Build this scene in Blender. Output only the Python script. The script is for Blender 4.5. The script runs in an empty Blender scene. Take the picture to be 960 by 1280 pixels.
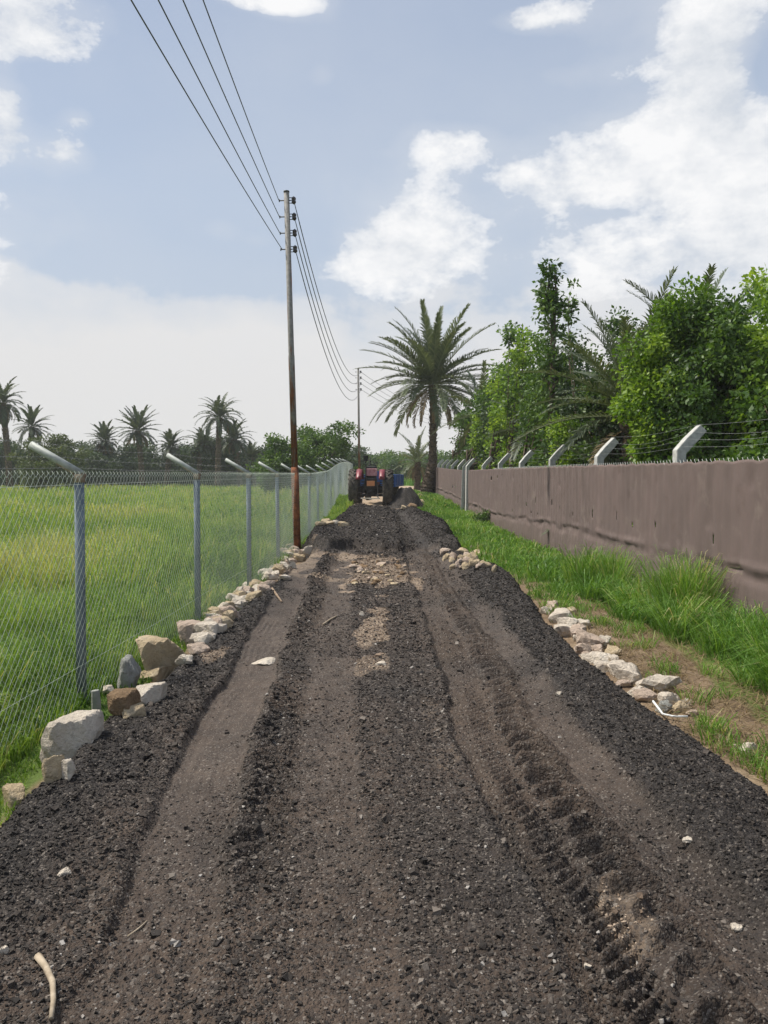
import bpy, math, random
import numpy as np
from mathutils import Vector, Matrix

random.seed(7)
RNG = np.random.default_rng(11)
PI = math.pi
sc = bpy.context.scene
COL = sc.collection

# ------------------------------------------------------------------ camera numbers
F = 924.0
PITCH = math.atan(48.0 / F)
CAM = np.array([0.0, 0.0, 1.6])
CP, SP = math.cos(PITCH), math.sin(PITCH)

def ray(px, py):
    x = (px - 480) / F
    u = (640 - py) / F
    return np.array([x, CP + u * SP, -SP + u * CP])

def at(px, py, Y):
    d = ray(px, py)
    return CAM + d * (Y / d[1])

def sstep(a, b, x):
    t = np.clip((np.asarray(x, float) - a) / (b - a), 0, 1)
    return t * t * (3 - 2 * t)

# ------------------------------------------------------------------ noise
def _hash(ix, iy, seed):
    h = (ix.astype(np.int64) * 374761393 + iy.astype(np.int64) * 668265263 + seed * 974634777) & 0xFFFFFFFF
    h = ((h ^ (h >> 13)) * 1274126177) & 0xFFFFFFFF
    h = (h ^ (h >> 16)) & 0xFFFFFFFF
    return h / 4294967295.0

def vn(x, y, seed=0):
    x = np.asarray(x, float); y = np.asarray(y, float)
    x, y = np.broadcast_arrays(x, y)
    ix = np.floor(x); iy = np.floor(y)
    fx = x - ix; fy = y - iy
    fx = fx * fx * (3 - 2 * fx); fy = fy * fy * (3 - 2 * fy)
    a = _hash(ix, iy, seed); b = _hash(ix + 1, iy, seed)
    c = _hash(ix, iy + 1, seed); d = _hash(ix + 1, iy + 1, seed)
    return (a * (1 - fx) + b * fx) * (1 - fy) + (c * (1 - fx) + d * fx) * fy - 0.5

def fbm(x, y, oct=4, seed=0, gain=0.5):
    s = 0; a = 1.0
    x = np.asarray(x, float); y = np.asarray(y, float)
    for k in range(oct):
        s = s + a * vn(x * 2 ** k + 13.7 * k, y * 2 ** k + 7.1 * k, seed + k)
        a *= gain
    return s

# ------------------------------------------------------------------ ground heights
YL = [-30, 0, 2.4, 3.54, 4.0, 4.4, 5.1, 6.2, 7.5, 9.0, 10.7, 13.7, 15.0, 16.3, 18.5, 20.5, 22, 25.5, 28, 31, 36]
XL = [-1.85, -1.85, -1.85, -1.90, -1.86, -2.00, -1.90, -1.86, -1.94, -1.84, -1.72, -1.62, -1.5, -1.75, -1.88, -1.9, -1.6, -1.45, -1.4, -1.35, -1.3]
YR = [-30, 0, 4.1, 4.7, 6.2, 8.3, 9.8, 11.5, 13.2, 15, 16.8, 19, 21.7, 23.5, 25.5, 28, 30, 36]
XR = [2.05, 2.05, 2.05, 1.97, 1.83, 1.90, 2.02, 2.1, 1.8, 1.75, 1.5, 1.75, 1.9, 1.7, 1.45, 1.25, 1.15, 1.1]

def edges(y):
    el = np.interp(y, YL, XL) + 0.10 * fbm(y * 1.1, 3.3, 3, 21)
    er = np.interp(y, YR, XR) + 0.10 * fbm(y * 1.3, 9.3, 3, 31)
    return el, er

def rise_all(x, y):
    r = 0.10 * sstep(20, 30, y) + 0.22 * sstep(30, 45, y)
    v = 0.33 * sstep(26, 36, y) * (1 - sstep(-2.0, -1.3, x)) + 0.12 * sstep(24, 38, y) * sstep(1.5, 2.6, x)
    m = sstep(-9, -3, x)
    return (r + v) * m * (1 - 0.6 * sstep(60, 140, y))

def G(x, y):
    x = np.asarray(x, float); y = np.asarray(y, float)
    left = -0.27 + 0 * x
    z = left * (1 - sstep(1.2, 2.1, x)) + (-0.13) * sstep(1.2, 2.1, x)
    z = z - 0.05 * sstep(2.6, 3.3, x)
    z = z + rise_all(x, y)
    inr = sstep(-1.9, -1.5, x) * (1 - sstep(1.7, 2.3, x))
    z = z + inr * 0.25 * sstep(27.5, 30.5, y)
    z = z + 0.05 * fbm(x * 0.8, y * 0.8, 3, 5) + 0.015 * fbm(x * 6, y * 6, 3, 6)
    return z

def trackL(y):   # centre of the smooth track on the left
    return np.interp(y, [0, 2.4, 3.6, 7.1, 13.7, 20], [-0.72, -0.77, -0.90, -1.17, -1.38, -1.2])

def trackR(y):   # centre of the lug strip on the right
    return np.interp(y, [0, 2.7, 3.6, 6.2, 11, 20, 30], [1.06, 1.02, 0.93, 0.88, 0.86, 0.8, 0.6])

def road_fields(x, y):
    """height and colour masks of the rough road bed"""
    x = np.asarray(x, float); y = np.asarray(y, float)
    x, y = np.broadcast_arrays(x, y)
    el, er = edges(y)
    z = rise_all(0 * x, y).copy()
    wob = 0.09 * fbm(y * 0.8, 1.0, 4, 41) + 0.05 * fbm(x * 2.5, y * 2.5, 4, 42)
    # berms of loose fill
    bl = sstep(0.0, 0.28, x - el) * (1 - sstep(0.45, 0.85, x - el)) 
    br = sstep(0.0, 0.30, er - x) * (1 - sstep(0.55, 0.85, er - x))
    z = z + 0.05 * bl * (0.7 + fbm(x * 1.5, y * 1.5, 2, 2)) + 0.09 * br * (0.8 + fbm(x * 1.5, y * 1.5, 2, 3))
    # second, thick layer of fill in the distance, with a ragged front lip
    y0 = 15.2 + 1.0 * fbm(x * 1.4, 5.0, 3, 8) + 0.9 * sstep(-1.1, -1.7, x)
    lay = sstep(0, 0.30, y - y0) * (1 - sstep(29.4, 30.2, y + 0.8 * vn(x * 1.2, 2.0, 9)))
    keep = 1 - 0.75 * np.exp(-((x - trackR(y) + 0.02) / 0.33) ** 2)
    z = z + 0.23 * lay * keep * (1 + 0.25 * fbm(x * 1.3, y * 0.7, 4, 10)) + 0.03 * lay * fbm(x * 5, y * 5, 3, 11)
    lay_end = sstep(29.6, 30.6, y)
    # tracks
    tl = x - trackL(y) - wob
    tr = x - trackR(y) - wob
    nl = 1 - lay
    def band(t, c, w, s=0.05):
        return sstep(-w - s, -w, t - c) * (1 - sstep(w, w + s, t - c))
    sL = band(tl, 0, 0.16) * (1 - sstep(14, 16.5, y))
    sL2 = band(tl, 0.62, 0.14, 0.10) * (1 - sstep(14, 16.5, y))
    sR = band(tr, 0.22, 0.10, 0.07)
    sR2 = band(tr, -0.30, 0.11, 0.06)
    lugm = band(tr, 0.0, 0.10, 0.06)
    dn = np.clip(.8 + 1.1 * fbm(x * .7, y * .8, 3, 43), .25, 1.2)
    z = z - dn * (0.034 * sL + 0.022 * sL2 + 0.036 * sR + 0.040 * sR2)
    z = z + 0.028 * np.exp(-((tl - 0.24) / 0.06) ** 2) * (0.6 + 1.2 * fbm(x * 5, y * 5, 2, 12)) * (1 - lay)
    z = z + 0.022 * np.exp(-((tl + 0.24) / 0.05) ** 2) * (0.6 + 1.2 * fbm(x * 5, y * 5, 2, 13)) * (1 - lay)
    z = z + 0.018 * np.exp(-((tr + 0.46) / 0.05) ** 2) + 0.018 * np.exp(-((tr - 0.36) / 0.05) ** 2)
    # tread marks
    ph = y + 0.55 * np.abs(tr) + 0.10 * fbm(x * 3, y * 3, 2, 14)
    saw = (ph / 0.175) % 1.0
    lug = np.minimum(saw / 0.3, (1 - saw) / 0.7)
    amp = 0.75 + 1.1 * fbm(x * 2.5, y * 2.5, 2, 15)
    z = z + 0.085 * lugm * (lug - 0.45) * np.clip(amp, 0.6, 1.3) * (1 - .7 * lay)
    ph2 = (y - 0.8 * np.abs(tr + 0.30)) / 0.07
    z = z + 0.015 * sR2 * np.sin(2 * PI * ph2) * np.clip(0.8 + 1.6 * fbm(x * 2, y * 1.4, 2, 16), 0, 1.3)
    ph3 = (y + 0.5 * np.abs(tl - 0.36)) / 0.11
    m3 = band(tl, 0.36, 0.10, 0.06) * (1 - sstep(14, 16.5, y))
    z = z + 0.022 * m3 * np.sin(2 * PI * ph3 + 3 * fbm(x * 3, y * 3, 2, 17)) * np.clip(0.7 + 1.8 * fbm(x * 1.5, y * 1.2, 2, 18), 0, 1.4)
    # shallow ribs inside the smooth track
    z = z + 0.004 * sL * np.sin(2 * PI * tl / 0.055) * np.clip(.3 + 2.2 * fbm(x * 1.5, y * .9, 2, 44), 0, 1)
    # cross scuffs in the middle
    mid = band(x, -0.05, 0.45, 0.15)
    z = z + 0.016 * mid * fbm(x * 2.0, y * 5.0, 3, 19) * (1 - lay)
    rough = 1 - 0.85 * np.clip(sL + sR + 0.7 * sR2 + 0.5 * sL2, 0, 1)
    far = np.clip(7.0 / np.maximum(y, 1), 0.35, 1)
    loose = np.clip(bl + br + .5 * lay, .30, 1)
    z = z + 0.028 * fbm(x * 3.2, y * 3.2, 3, 20) * (0.4 + 0.6 * rough)
    z = z + (0.007 + 0.018 * rough * loose) * fbm(x * 17, y * 17, 2, 24) 
    z = z + rough * loose * 0.015 * np.maximum(fbm(x * 38, y * 38, 2, 28), -0.15)
    # shoulders fall away
    z = z - 0.55 * (1 - sstep(0, 0.42, x - el + 0.22)) - 0.55 * (1 - sstep(0, 0.42, er - x + 0.22))
    z = z - 0.6 * lay_end
    # masks
    n1 = fbm(x * 1.3, y * 1.3, 4, 51)
    def blob(cx, cy, rx, ry):
        d = np.sqrt(((x - cx) / rx) ** 2 + ((y - cy) / ry) ** 2) + 1.1 * fbm(x * 4, y * 2.2, 4, 52)
        return 1 - sstep(0.55, 1.05, d)
    tan = np.maximum.reduce([0.9 * blob(-0.10, 7.6, 0.16, 0.85), 0.5 * blob(-0.06, 6.2, 0.14, 0.45), blob(-0.15, 12.1, 0.62, 1.9),
                             0.8 * blob(-0.9, 14.3, 0.9, 0.5), 0.55 * blob(-0.65, 11.3, 0.6, 0.4),
                             0.6 * blob(-1.5, 13.6, 0.35, 2.0), 0.33 * blob(0.3, 4.2, 0.14, 1.1), blob(-1.47, 6.35, 0.25, 0.35),
                             0.42 * blob(0.86, 2.55, 0.14, 0.45)])
    tan = np.maximum(tan, 0.8 * sstep(28.6, 29.6, y + 0.8 * vn(x * 1.2, 2.0, 9)))
    trk = np.clip(np.maximum.reduce([sL, 0.75 * sL2, 0.95 * sR, 0.75 * sR2 + 0 * x, 0.62 * lugm]), 0, 1) * (1 - 0.8 * lay)
    trk = trk * np.clip(.95 + 1.5 * fbm(x * 1.8, y * .9, 4, 45), .15, 1) * (.45 + .55 * sstep(2.5, 4.2, y))
    brown = np.clip(0.84 + 1.1 * n1 - 0.30 * (x > 0.05) * (x < .6) * (1 - sstep(4, 7, y)), 0, 1) * sstep(.35, .8, x - el) * sstep(.65, .95, er - x) * (1 - .85 * lay)
    return z, tan, trk, brown

def R(x, y):
    return road_fields(x, y)[0]

def surf(x, y):
    return np.maximum(G(x, y), R(x, y))

def hit(px, py, zoff=0.0):
    d = ray(px, py)
    ys = np.exp(np.linspace(math.log(1.2), math.log(70), 1500))
    P = CAM[None] + d[None] * (ys / d[1])[:, None]
    s = surf(P[:, 0], P[:, 1]) + zoff
    k = np.argmax(P[:, 2] < s)
    return float(P[k, 0]), float(P[k, 1]), float(s[k])

# ------------------------------------------------------------------ mesh helpers
def mesh_np(name, V, faces, mats, attrs=None, smooth=False, matidx=None):
    """faces: list of int arrays (n,k)."""
    me = bpy.data.meshes.new(name)
    V = np.asarray(V, np.float32)
    me.vertices.add(len(V)); me.vertices.foreach_set("co", V.ravel())
    faces = [np.asarray(f, np.int32) for f in faces if len(f)]
    nl = sum(f.size for f in faces); nf = sum(len(f) for f in faces)
    me.loops.add(nl); me.polygons.add(nf)
    me.loops.foreach_set("vertex_index", np.concatenate([f.ravel() for f in faces]))
    tot = np.concatenate([np.full(len(f), f.shape[1], np.int32) for f in faces])
    st = np.concatenate([[0], np.cumsum(tot)[:-1]]).astype(np.int32)
    me.polygons.foreach_set("loop_start", st)
    me.polygons.foreach_set("loop_total", tot)
    for m in (mats if isinstance(mats, (list, tuple)) else [mats]):
        me.materials.append(m)
    if matidx is not None:
        me.polygons.foreach_set("material_index", np.asarray(matidx, np.int32))
    me.update(calc_edges=True)
    me.polygons.foreach_set("use_smooth", np.full(nf, smooth, bool))
    for k, (dom, vals) in (attrs or {}).items():
        a = me.attributes.new(k, 'FLOAT', dom)
        a.data.foreach_set("value", np.asarray(vals, np.float32))
    return me

class MB:
    """collects pieces of one part"""
    def __init__(self):
        self.V = []; self.F = {}; self.n = 0; self.r = {}; self.mi = {}
    def add(self, V, F, rnd=0.5, mi=0):
        V = np.asarray(V, float).reshape(-1, 3)
        if isinstance(F, np.ndarray): F = [F]
        elif len(F) and not isinstance(F[0], np.ndarray):
            d = {}
            for f in F: d.setdefault(len(f), []).append(f)
            F = [np.array(v) for v in d.values()]
        for f in F:
            k = f.shape[1]
            self.F.setdefault(k, []).append(f + self.n)
            rr = np.broadcast_to(np.asarray(rnd, float), (len(f),))
            self.r.setdefault(k, []).append(rr)
            self.mi.setdefault(k, []).append(np.full(len(f), mi))
        self.V.append(V); self.n += len(V)
        return self
    def box(self, c, s, rot=None, rnd=0.5, mi=0, taper=1.0):
        x, y, z = [q / 2 for q in s]
        v = np.array([[-x, -y, -z], [x, -y, -z], [x, y, -z], [-x, y, -z],
                      [-x * taper, -y * taper, z], [x * taper, -y * taper, z], [x * taper, y * taper, z], [-x * taper, y * taper, z]])
        if rot is not None: v = v @ np.array(rot).T
        return self.add(v + np.array(c), BOXF, rnd, mi)
    def tube(self, pts, rad, n=8, cap=True, rnd=0.5, mi=0):
        V, Fq = tube_np(pts, rad, n, cap)
        return self.add(V, Fq, rnd, mi)
    def build(self, name, mats, parent=None, smooth=False, bevel=0, col=True):
        ks = sorted(self.F)
        faces = [np.concatenate(self.F[k]) for k in ks]
        rn = np.concatenate([np.concatenate(self.r[k]) for k in ks])
        mi = np.concatenate([np.concatenate(self.mi[k]) for k in ks])
        me = mesh_np(name, np.concatenate(self.V), faces, mats, {'rnd': ('FACE', rn)}, smooth, mi)
        return link(name, me, parent, bevel)

BOXF = np.array([[0, 3, 2, 1], [4, 5, 6, 7], [0, 1, 5, 4], [1, 2, 6, 5], [2, 3, 7, 6], [3, 0, 4, 7]])

def link(name, me, parent=None, bevel=0):
    o = bpy.data.objects.new(name, me)
    COL.objects.link(o)
    if parent is not None: o.parent = parent
    if bevel:
        m = o.modifiers.new('bevel', 'BEVEL'); m.width = bevel; m.segments = 2; m.limit_method = 'ANGLE'
    return o

def tube_np(pts, rad, n=8, cap=True):
    P = np.asarray(pts, float); m = len(P)
    rad = np.broadcast_to(np.asarray(rad, float), (m,))
    T = np.gradient(P, axis=0); T /= np.linalg.norm(T, axis=1)[:, None] + 1e-12
    ref = np.array([0, 0, 1.0]) if abs(T[0, 2]) < 0.9 else np.array([1.0, 0, 0])
    V = []
    a = np.linspace(0, 2 * PI, n, endpoint=False)
    for i in range(m):
        u = np.cross(T[i], ref); u /= np.linalg.norm(u) + 1e-12
        w = np.cross(T[i], u)
        ref = -np.cross(T[i], w) if False else ref
        V.append(P[i] + rad[i] * (np.cos(a)[:, None] * u + np.sin(a)[:, None] * w))
    V = np.concatenate(V)
    F4 = []
    i = np.arange(m - 1)[:, None] * n; j = np.arange(n)[None]
    q = np.stack([i + j, i + (j + 1) % n, i + n + (j + 1) % n, i + n + j], -1).reshape(-1, 4)
    out = [q]
    if cap:
        V = np.concatenate([V, P[:1], P[-1:]])
        c0, c1 = m * n, m * n + 1
        jj = np.arange(n)
        out.append(np.concatenate([np.stack([np.full(n, c0), (jj + 1) % n, jj], -1),
                                   np.stack([np.full(n, c1), (m - 1) * n + jj, (m - 1) * n + (jj + 1) % n], -1)]))
    return V, out

def tag(o, label=None, cat=None, group=None, kind=None):
    if label: o['label'] = label
    if cat: o['category'] = cat
    if group: o['group'] = group
    if kind: o['kind'] = kind
    return o

def empty(name, loc, rz=0):
    o = bpy.data.objects.new(name, None); COL.objects.link(o)
    o.empty_display_size = 0.2
    o.location = loc; o.rotation_euler = (0, 0, rz)
    return o

def dup(root, loc=None, rz=None, scale=None, label=None, group=None, parent=None):
    c = root.copy(); COL.objects.link(c)
    if parent is not None: c.parent = parent
    if loc is not None: c.location = loc
    if rz is not None: c.rotation_euler = (0, 0, rz)
    if scale is not None: c.scale = scale if hasattr(scale, '__len__') else (scale,) * 3
    if label: c['label'] = label
    if group: c['group'] = group
    for ch in KIDS(root):
        dup(ch, parent=c)
    return c

def KIDS(o):
    return [q for q in COL.objects if q.parent is o]

# ------------------------------------------------------------------ materials
def nt(name):
    m = bpy.data.materials.new(name); m.use_nodes = True
    t = m.node_tree; t.nodes.clear()
    return m, t

def N(t, typ, **kw):
    n = t.nodes.new(typ)
    for k, v in kw.items():
        if k.startswith('i_'):
            key = k[2:]
            n.inputs[int(key) if key.isdigit() else key].default_value = v
        else: setattr(n, k, v)
    return n

def ramp(t, fac, stops, interp='LINEAR'):
    r = N(t, 'ShaderNodeValToRGB'); r.color_ramp.interpolation = interp
    e = r.color_ramp.elements
    while len(e) < len(stops): e.new(0.5)
    for k, (p, c) in enumerate(stops):
        e[k].position = p; e[k].color = (*c, 1) if len(c) == 3 else c
    t.links.new(fac, r.inputs[0])
    return r.outputs[0]

def mixc(t, f, a, b, blend='MIX'):
    n = N(t, 'ShaderNodeMix', data_type='RGBA', blend_type=blend)
    for sock, v in ((n.inputs[0], f), (n.inputs[6], a), (n.inputs[7], b)):
        if hasattr(v, 'links'): t.links.new(v, sock)
        else: sock.default_value = v if not hasattr(v, '__len__') else (*v, 1)[:4]
    return n.outputs[2]

def mth(t, op, a, b=None, c=None):
    n = N(t, 'ShaderNodeMath', operation=op)
    for k, v in enumerate((a, b, c)):
        if v is None: continue
        if hasattr(v, 'links'): t.links.new(v, n.inputs[k])
        else: n.inputs[k].default_value = v
    return n.outputs[0]

def noise(t, scale, detail=4, rough=0.55, vec=None, out=0):
    n = N(t, 'ShaderNodeTexNoise'); n.inputs['Scale'].default_value = scale
    n.inputs['Detail'].default_value = detail; n.inputs['Roughness'].default_value = rough
    if vec is None: vec = coord(t)
    t.links.new(vec, n.inputs['Vector'])
    return n.outputs[out]

def coord(t, kind='Object'):
    for n in t.nodes:
        if n.type == 'TEX_COORD': return n.outputs[kind]
    return N(t, 'ShaderNodeTexCoord').outputs[kind]

def finish(m, t, color, rough=0.8, metallic=0.0, bump=None, bdist=0.01, bstr=1.0, spec=0.3):
    b = N(t, 'ShaderNodeBsdfPrincipled')
    b.inputs['Specular IOR Level'].default_value = spec
    b.inputs['Metallic'].default_value = metallic
    if hasattr(rough, 'links'): t.links.new(rough, b.inputs['Roughness'])
    else: b.inputs['Roughness'].default_value = rough
    if hasattr(color, 'links'): t.links.new(color, b.inputs['Base Color'])
    else: b.inputs['Base Color'].default_value = (*color, 1)
    if bump is not None:
        bn = N(t, 'ShaderNodeBump'); bn.inputs['Distance'].default_value = bdist; bn.inputs['Strength'].default_value = bstr
        t.links.new(bump, bn.inputs['Height']); t.links.new(bn.outputs[0], b.inputs['Normal'])
    o = N(t, 'ShaderNodeOutputMaterial'); t.links.new(b.outputs[0], o.inputs[0])
    return m

def simple(name, c1, c2, scale=6, rough=0.8, metallic=0.0, bdist=0.004, detail=6, lo=0.35, hi=0.65, spec=0.3):
    m, t = nt(name)
    n = noise(t, scale, detail, 0.6)
    c = ramp(t, n, [(lo, c1), (hi, c2)])
    n2 = noise(t, scale * 6, 4, 0.6)
    return finish(m, t, c, rough, metallic, n2, bdist, 0.6, spec)

def attr(t, name):
    a = N(t, 'ShaderNodeAttribute'); a.attribute_name = name
    return a.outputs['Fac']

def leafmat(name, stops, transl=0.35, rough=0.55, nscale=0.8, namp=0.35):
    m, t = nt(name)
    r = attr(t, 'rnd')
    n = noise(t, nscale, 2)
    f = mth(t, 'ADD', r, mth(t, 'MULTIPLY', mth(t, 'SUBTRACT', n, 0.5), namp * 2))
    c = ramp(t, f, stops)
    b = N(t, 'ShaderNodeBsdfPrincipled'); b.inputs['Roughness'].default_value = rough
    b.inputs['Specular IOR Level'].default_value = 0.35
    t.links.new(c, b.inputs['Base Color'])
    tr = N(t, 'ShaderNodeBsdfTranslucent')
    c2 = mixc(t, 1.0, c, (1.25, 1.2, 0.6), 'MULTIPLY')
    t.links.new(c2, tr.inputs[0])
    mx = N(t, 'ShaderNodeMixShader'); mx.inputs[0].default_value = transl
    t.links.new(b.outputs[0], mx.inputs[1]); t.links.new(tr.outputs[0], mx.inputs[2])
    o = N(t, 'ShaderNodeOutputMaterial'); t.links.new(mx.outputs[0], o.inputs[0])
    return m

M = {}
M['grass'] = leafmat('field_grass', [(0.0, (.05, .12, .014)), (0.45, (.17, .29, .045)), (0.75, (.29, .41, .085)), (1.0, (.46, .46, .18))], 0.35, 0.6, 0.25, 0.55)
M['verge'] = leafmat('verge_grass', [(0.0, (.045, .12, .016)), (0.5, (.12, .25, .035)), (0.85, (.22, .36, .07)), (1.0, (.46, .42, .22))], 0.4, 0.5, 0.6, 0.3)
M['leaf_bright'] = leafmat('leaf_bright', [(0.0, (.045, .10, .012)), (0.5, (.14, .25, .028)), (1.0, (.30, .42, .06))], 0.42, 0.5, 0.9, 0.35)
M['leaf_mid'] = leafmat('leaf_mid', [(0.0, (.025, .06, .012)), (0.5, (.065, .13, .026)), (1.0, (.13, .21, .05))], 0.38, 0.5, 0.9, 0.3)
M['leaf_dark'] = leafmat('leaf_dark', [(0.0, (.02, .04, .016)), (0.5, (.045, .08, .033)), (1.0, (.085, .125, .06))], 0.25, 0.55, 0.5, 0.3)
M['leaf_olive'] = leafmat('leaf_olive', [(0.0, (.035, .055, .015)), (0.5, (.075, .105, .03)), (1.0, (.13, .16, .06))], 0.25, 0.55, 0.5, 0.3)
M['palm_leaf'] = leafmat('palm_leaf', [(0.0, (.055, .078, .04)), (0.5, (.11, .14, .072)), (0.85, (.18, .205, .11)), (1.0, (.28, .24, .14))], 0.2, 0.42, 1.5, 0.2)
M['palm_dark'] = leafmat('palm_dark', [(0.0, (.04, .058, .036)), (0.5, (.075, .10, .06)), (1.0, (.15, .17, .105))], 0.2, 0.5, 0.7, 0.2)
M['dead_leaf'] = leafmat('dead_leaf', [(0.0, (.10, .07, .035)), (1.0, (.26, .19, .10))], 0.2, 0.7)
M['bark'] = simple('bark', (.045, .032, .022), (.14, .105, .075), 9, 0.9, bdist=0.03)
M['palm_bark'] = simple('palm_bark', (.05, .038, .028), (.17, .13, .095), 7, 0.95, bdist=0.03)
M['galv'] = simple('galvanised_steel', (.23, .26, .29), (.36, .39, .42), 12, 0.5, 0.35, 0.001)
M['post_blue'] = simple('blue_grey_post', (.13, .165, .20), (.20, .24, .28), 8, 0.55, 0.2, 0.001)
M['arm'] = simple('arm_paint', (.22, .24, .23), (.40, .42, .39), 9, 0.6, 0.1, 0.001)
M['arm_brown'] = simple('arm_brown', (.14, .09, .06), (.34, .29, .22), 14, 0.8, 0.0, 0.002)
M['wire'] = simple('mesh_wire', (.40, .46, .38), (.56, .60, .52), 30, 0.6, 0.0, 0.0005)
M['barb'] = simple('barbed_wire_metal', (.20, .21, .20), (.36, .37, .36), 30, 0.5, 0.4, 0.0005)
M['cable'] = simple('power_cable_metal', (.07, .075, .085), (.12, .125, .13), 3, 0.5, 0.3, 0.0005)
M['black'] = simple('black_rubber', (.012, .012, .013), (.035, .033, .03), 10, 0.75, 0, 0.004)
M['rubber_dusty'] = simple('dusty_tyre', (.03, .027, .024), (.12, .105, .085), 7, 0.9, 0, 0.004)
M['porcelain'] = simple('brown_porcelain', (.02, .016, .02), (.04, .03, .035), 6, 0.25, 0, 0.0005, spec=0.5)
M['steel_dark'] = simple('dark_machine_metal', (.018, .018, .02), (.06, .055, .05), 9, 0.6, 0.2, 0.002)
M['red'] = simple('red_paint', (.12, .014, .022), (.22, .03, .04), 5, 0.45, 0, 0.001, spec=0.5)
M['blue'] = simple('blue_paint', (.015, .07, .26), (.03, .13, .40), 5, 0.42, 0, 0.001, spec=0.5)
M['navy'] = simple('navy_paint', (.012, .025, .06), (.025, .045, .09), 5, 0.55, 0, 0.001)
M['orange'] = simple('orange_plate', (.60, .24, .10), (.70, .33, .16), 5, 0.5, 0, 0.0005)
M['pink'] = simple('pink_cloth', (.34, .12, .14), (.50, .30, .31), 9, 0.9, 0, 0.004)
M['rim'] = simple('rim_paint', (.30, .28, .24), (.45, .42, .36), 9, 0.6, 0, 0.002)
M['wood'] = simple('dry_wood', (.20, .135, .085), (.36, .27, .19), 22, 0.85, 0, 0.004)
M['concrete'] = simple('concrete', (.34, .34, .32), (.50, .50, .47), 14, 0.9, 0, 0.006)
M['concrete_old'] = simple('concrete_old', (.22, .23, .20), (.33, .33, .30), 10, 0.9, 0, 0.006)
M['white_plastic'] = simple('white_plastic', (.6, .62, .62), (.75, .76, .75), 10, 0.4, 0, 0.001)
M['twig'] = simple('pale_twig', (.24, .19, .13), (.42, .35, .26), 20, 0.85, 0, 0.002)

def rockmat(name, a, b, c):
    m, t = nt(name)
    n = noise(t, 5, 8, 0.65); n2 = noise(t, 24, 6, 0.7); n3 = noise(t, 90, 3, 0.6)
    c1 = ramp(t, n, [(0.32, a), (0.52, b), (0.68, c)])
    c2 = mixc(t, mth(t, 'MULTIPLY', n2, 0.35), c1, tuple(q * 0.45 for q in a), 'MIX')
    c3 = mixc(t, mth(t, 'MULTIPLY', n3, 0.35), c2, tuple(min(q * 1.25, .8) for q in c))
    n4 = noise(t, 11, 7, 0.7)
    c3 = mixc(t, ramp(t, n4, [(0.56, (0,)*3), (0.70, (.6,)*3)]), c3, (.13, .105, .08))
    h = mth(t, 'ADD', n2, mth(t, 'MULTIPLY', n3, 0.35))
    return finish(m, t, c3, 0.9, 0, h, 0.045, 0.9, 0.2)
M['rock_white'] = rockmat('white_limestone', (.48, .39, .30), (.68, .58, .46), (.78, .70, .59))
M['rock_tan'] = rockmat('tan_limestone', (.34, .25, .15), (.52, .41, .26), (.62, .52, .37))
M['rock_pink'] = rockmat('pinkish_limestone', (.36, .27, .20), (.50, .39, .31), (.60, .50, .41))
M['rock_grey'] = rockmat('grey_stone', (.20, .20, .17), (.33, .33, .30), (.44, .44, .41))
M['rock_brown'] = rockmat('brown_clod', (.13, .08, .045), (.23, .15, .085), (.36, .26, .16))

# pole paint: grey above, rust below and in patches
m, t = nt('pole_paint')
g = N(t, 'ShaderNodeNewGeometry'); sx = N(t, 'ShaderNodeSeparateXYZ'); t.links.new(coord(t), sx.inputs[0])
mp = N(t, 'ShaderNodeMapping'); mp.inputs['Scale'].default_value = (6, 6, 0.9); t.links.new(coord(t), mp.inputs[0])
n = noise(t, 1.6, 6, 0.6, mp.outputs[0]); n2 = noise(t, 14, 5, 0.65)
low = mth(t, 'MULTIPLY_ADD', sx.outputs[2], -0.10, 0.36)
f = ramp(t, mth(t, 'ADD', mth(t, 'ADD', n, mth(t, 'MAXIMUM', low, -0.03)), mth(t, 'MULTIPLY', n2, 0.15)), [(0.60, (0, 0, 0)), (0.70, (1, 1, 1))])
rust = ramp(t, n2, [(0.3, (.075, .032, .018)), (0.7, (.24, .095, .04))])
grey = ramp(t, n2, [(0.3, (.15, .14, .135)), (0.7, (.28, .275, .26))])
M['pole'] = finish(m, t, mixc(t, f, grey, rust), 0.75, 0.1, n2, 0.002, 0.6)
M['rust'] = simple('rust_red', (.085, .035, .02), (.30, .11, .045), 8, 0.9, 0, 0.003)

# ground
m, t = nt('earth_ground')
soil = attr(t, 'soil'); tan = attr(t, 'tan')
geo = N(t, 'ShaderNodeNewGeometry'); pos = geo.outputs['Position']
n = noise(t, 3.0, 6, 0.6, pos); n2 = noise(t, 30, 5, 0.6, pos); nl = noise(t, 0.12, 4, 0.6, pos); n5 = noise(t, 1.1, 4, 0.6, pos)
green = ramp(t, mth(t, 'ADD', mth(t, 'MULTIPLY', nl, 0.6), mth(t, 'MULTIPLY', n, 0.4)), [(0.3, (.05, .085, .02)), (0.5, (.11, .155, .038)), (0.7, (.22, .26, .08))])
brown = ramp(t, mth(t, 'ADD', mth(t, 'MULTIPLY', n, 0.6), mth(t, 'MULTIPLY', n2, 0.4)), [(0.32, (.105, .07, .045)), (0.5, (.20, .145, .095)), (0.68, (.32, .245, .165))])
tanc = ramp(t, n, [(0.3, (.26, .19, .13)), (0.7, (.42, .33, .24))])
fs = ramp(t, mth(t, 'ADD', soil, mth(t, 'MULTIPLY', mth(t, 'SUBTRACT', n5, 0.5), 0.8)), [(0.4, (0, 0, 0)), (0.6, (1, 1, 1))])
ft = ramp(t, mth(t, 'ADD', tan, mth(t, 'MULTIPLY', mth(t, 'SUBTRACT', n5, 0.5), 0.6)), [(0.4, (0, 0, 0)), (0.6, (1, 1, 1))])
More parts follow.
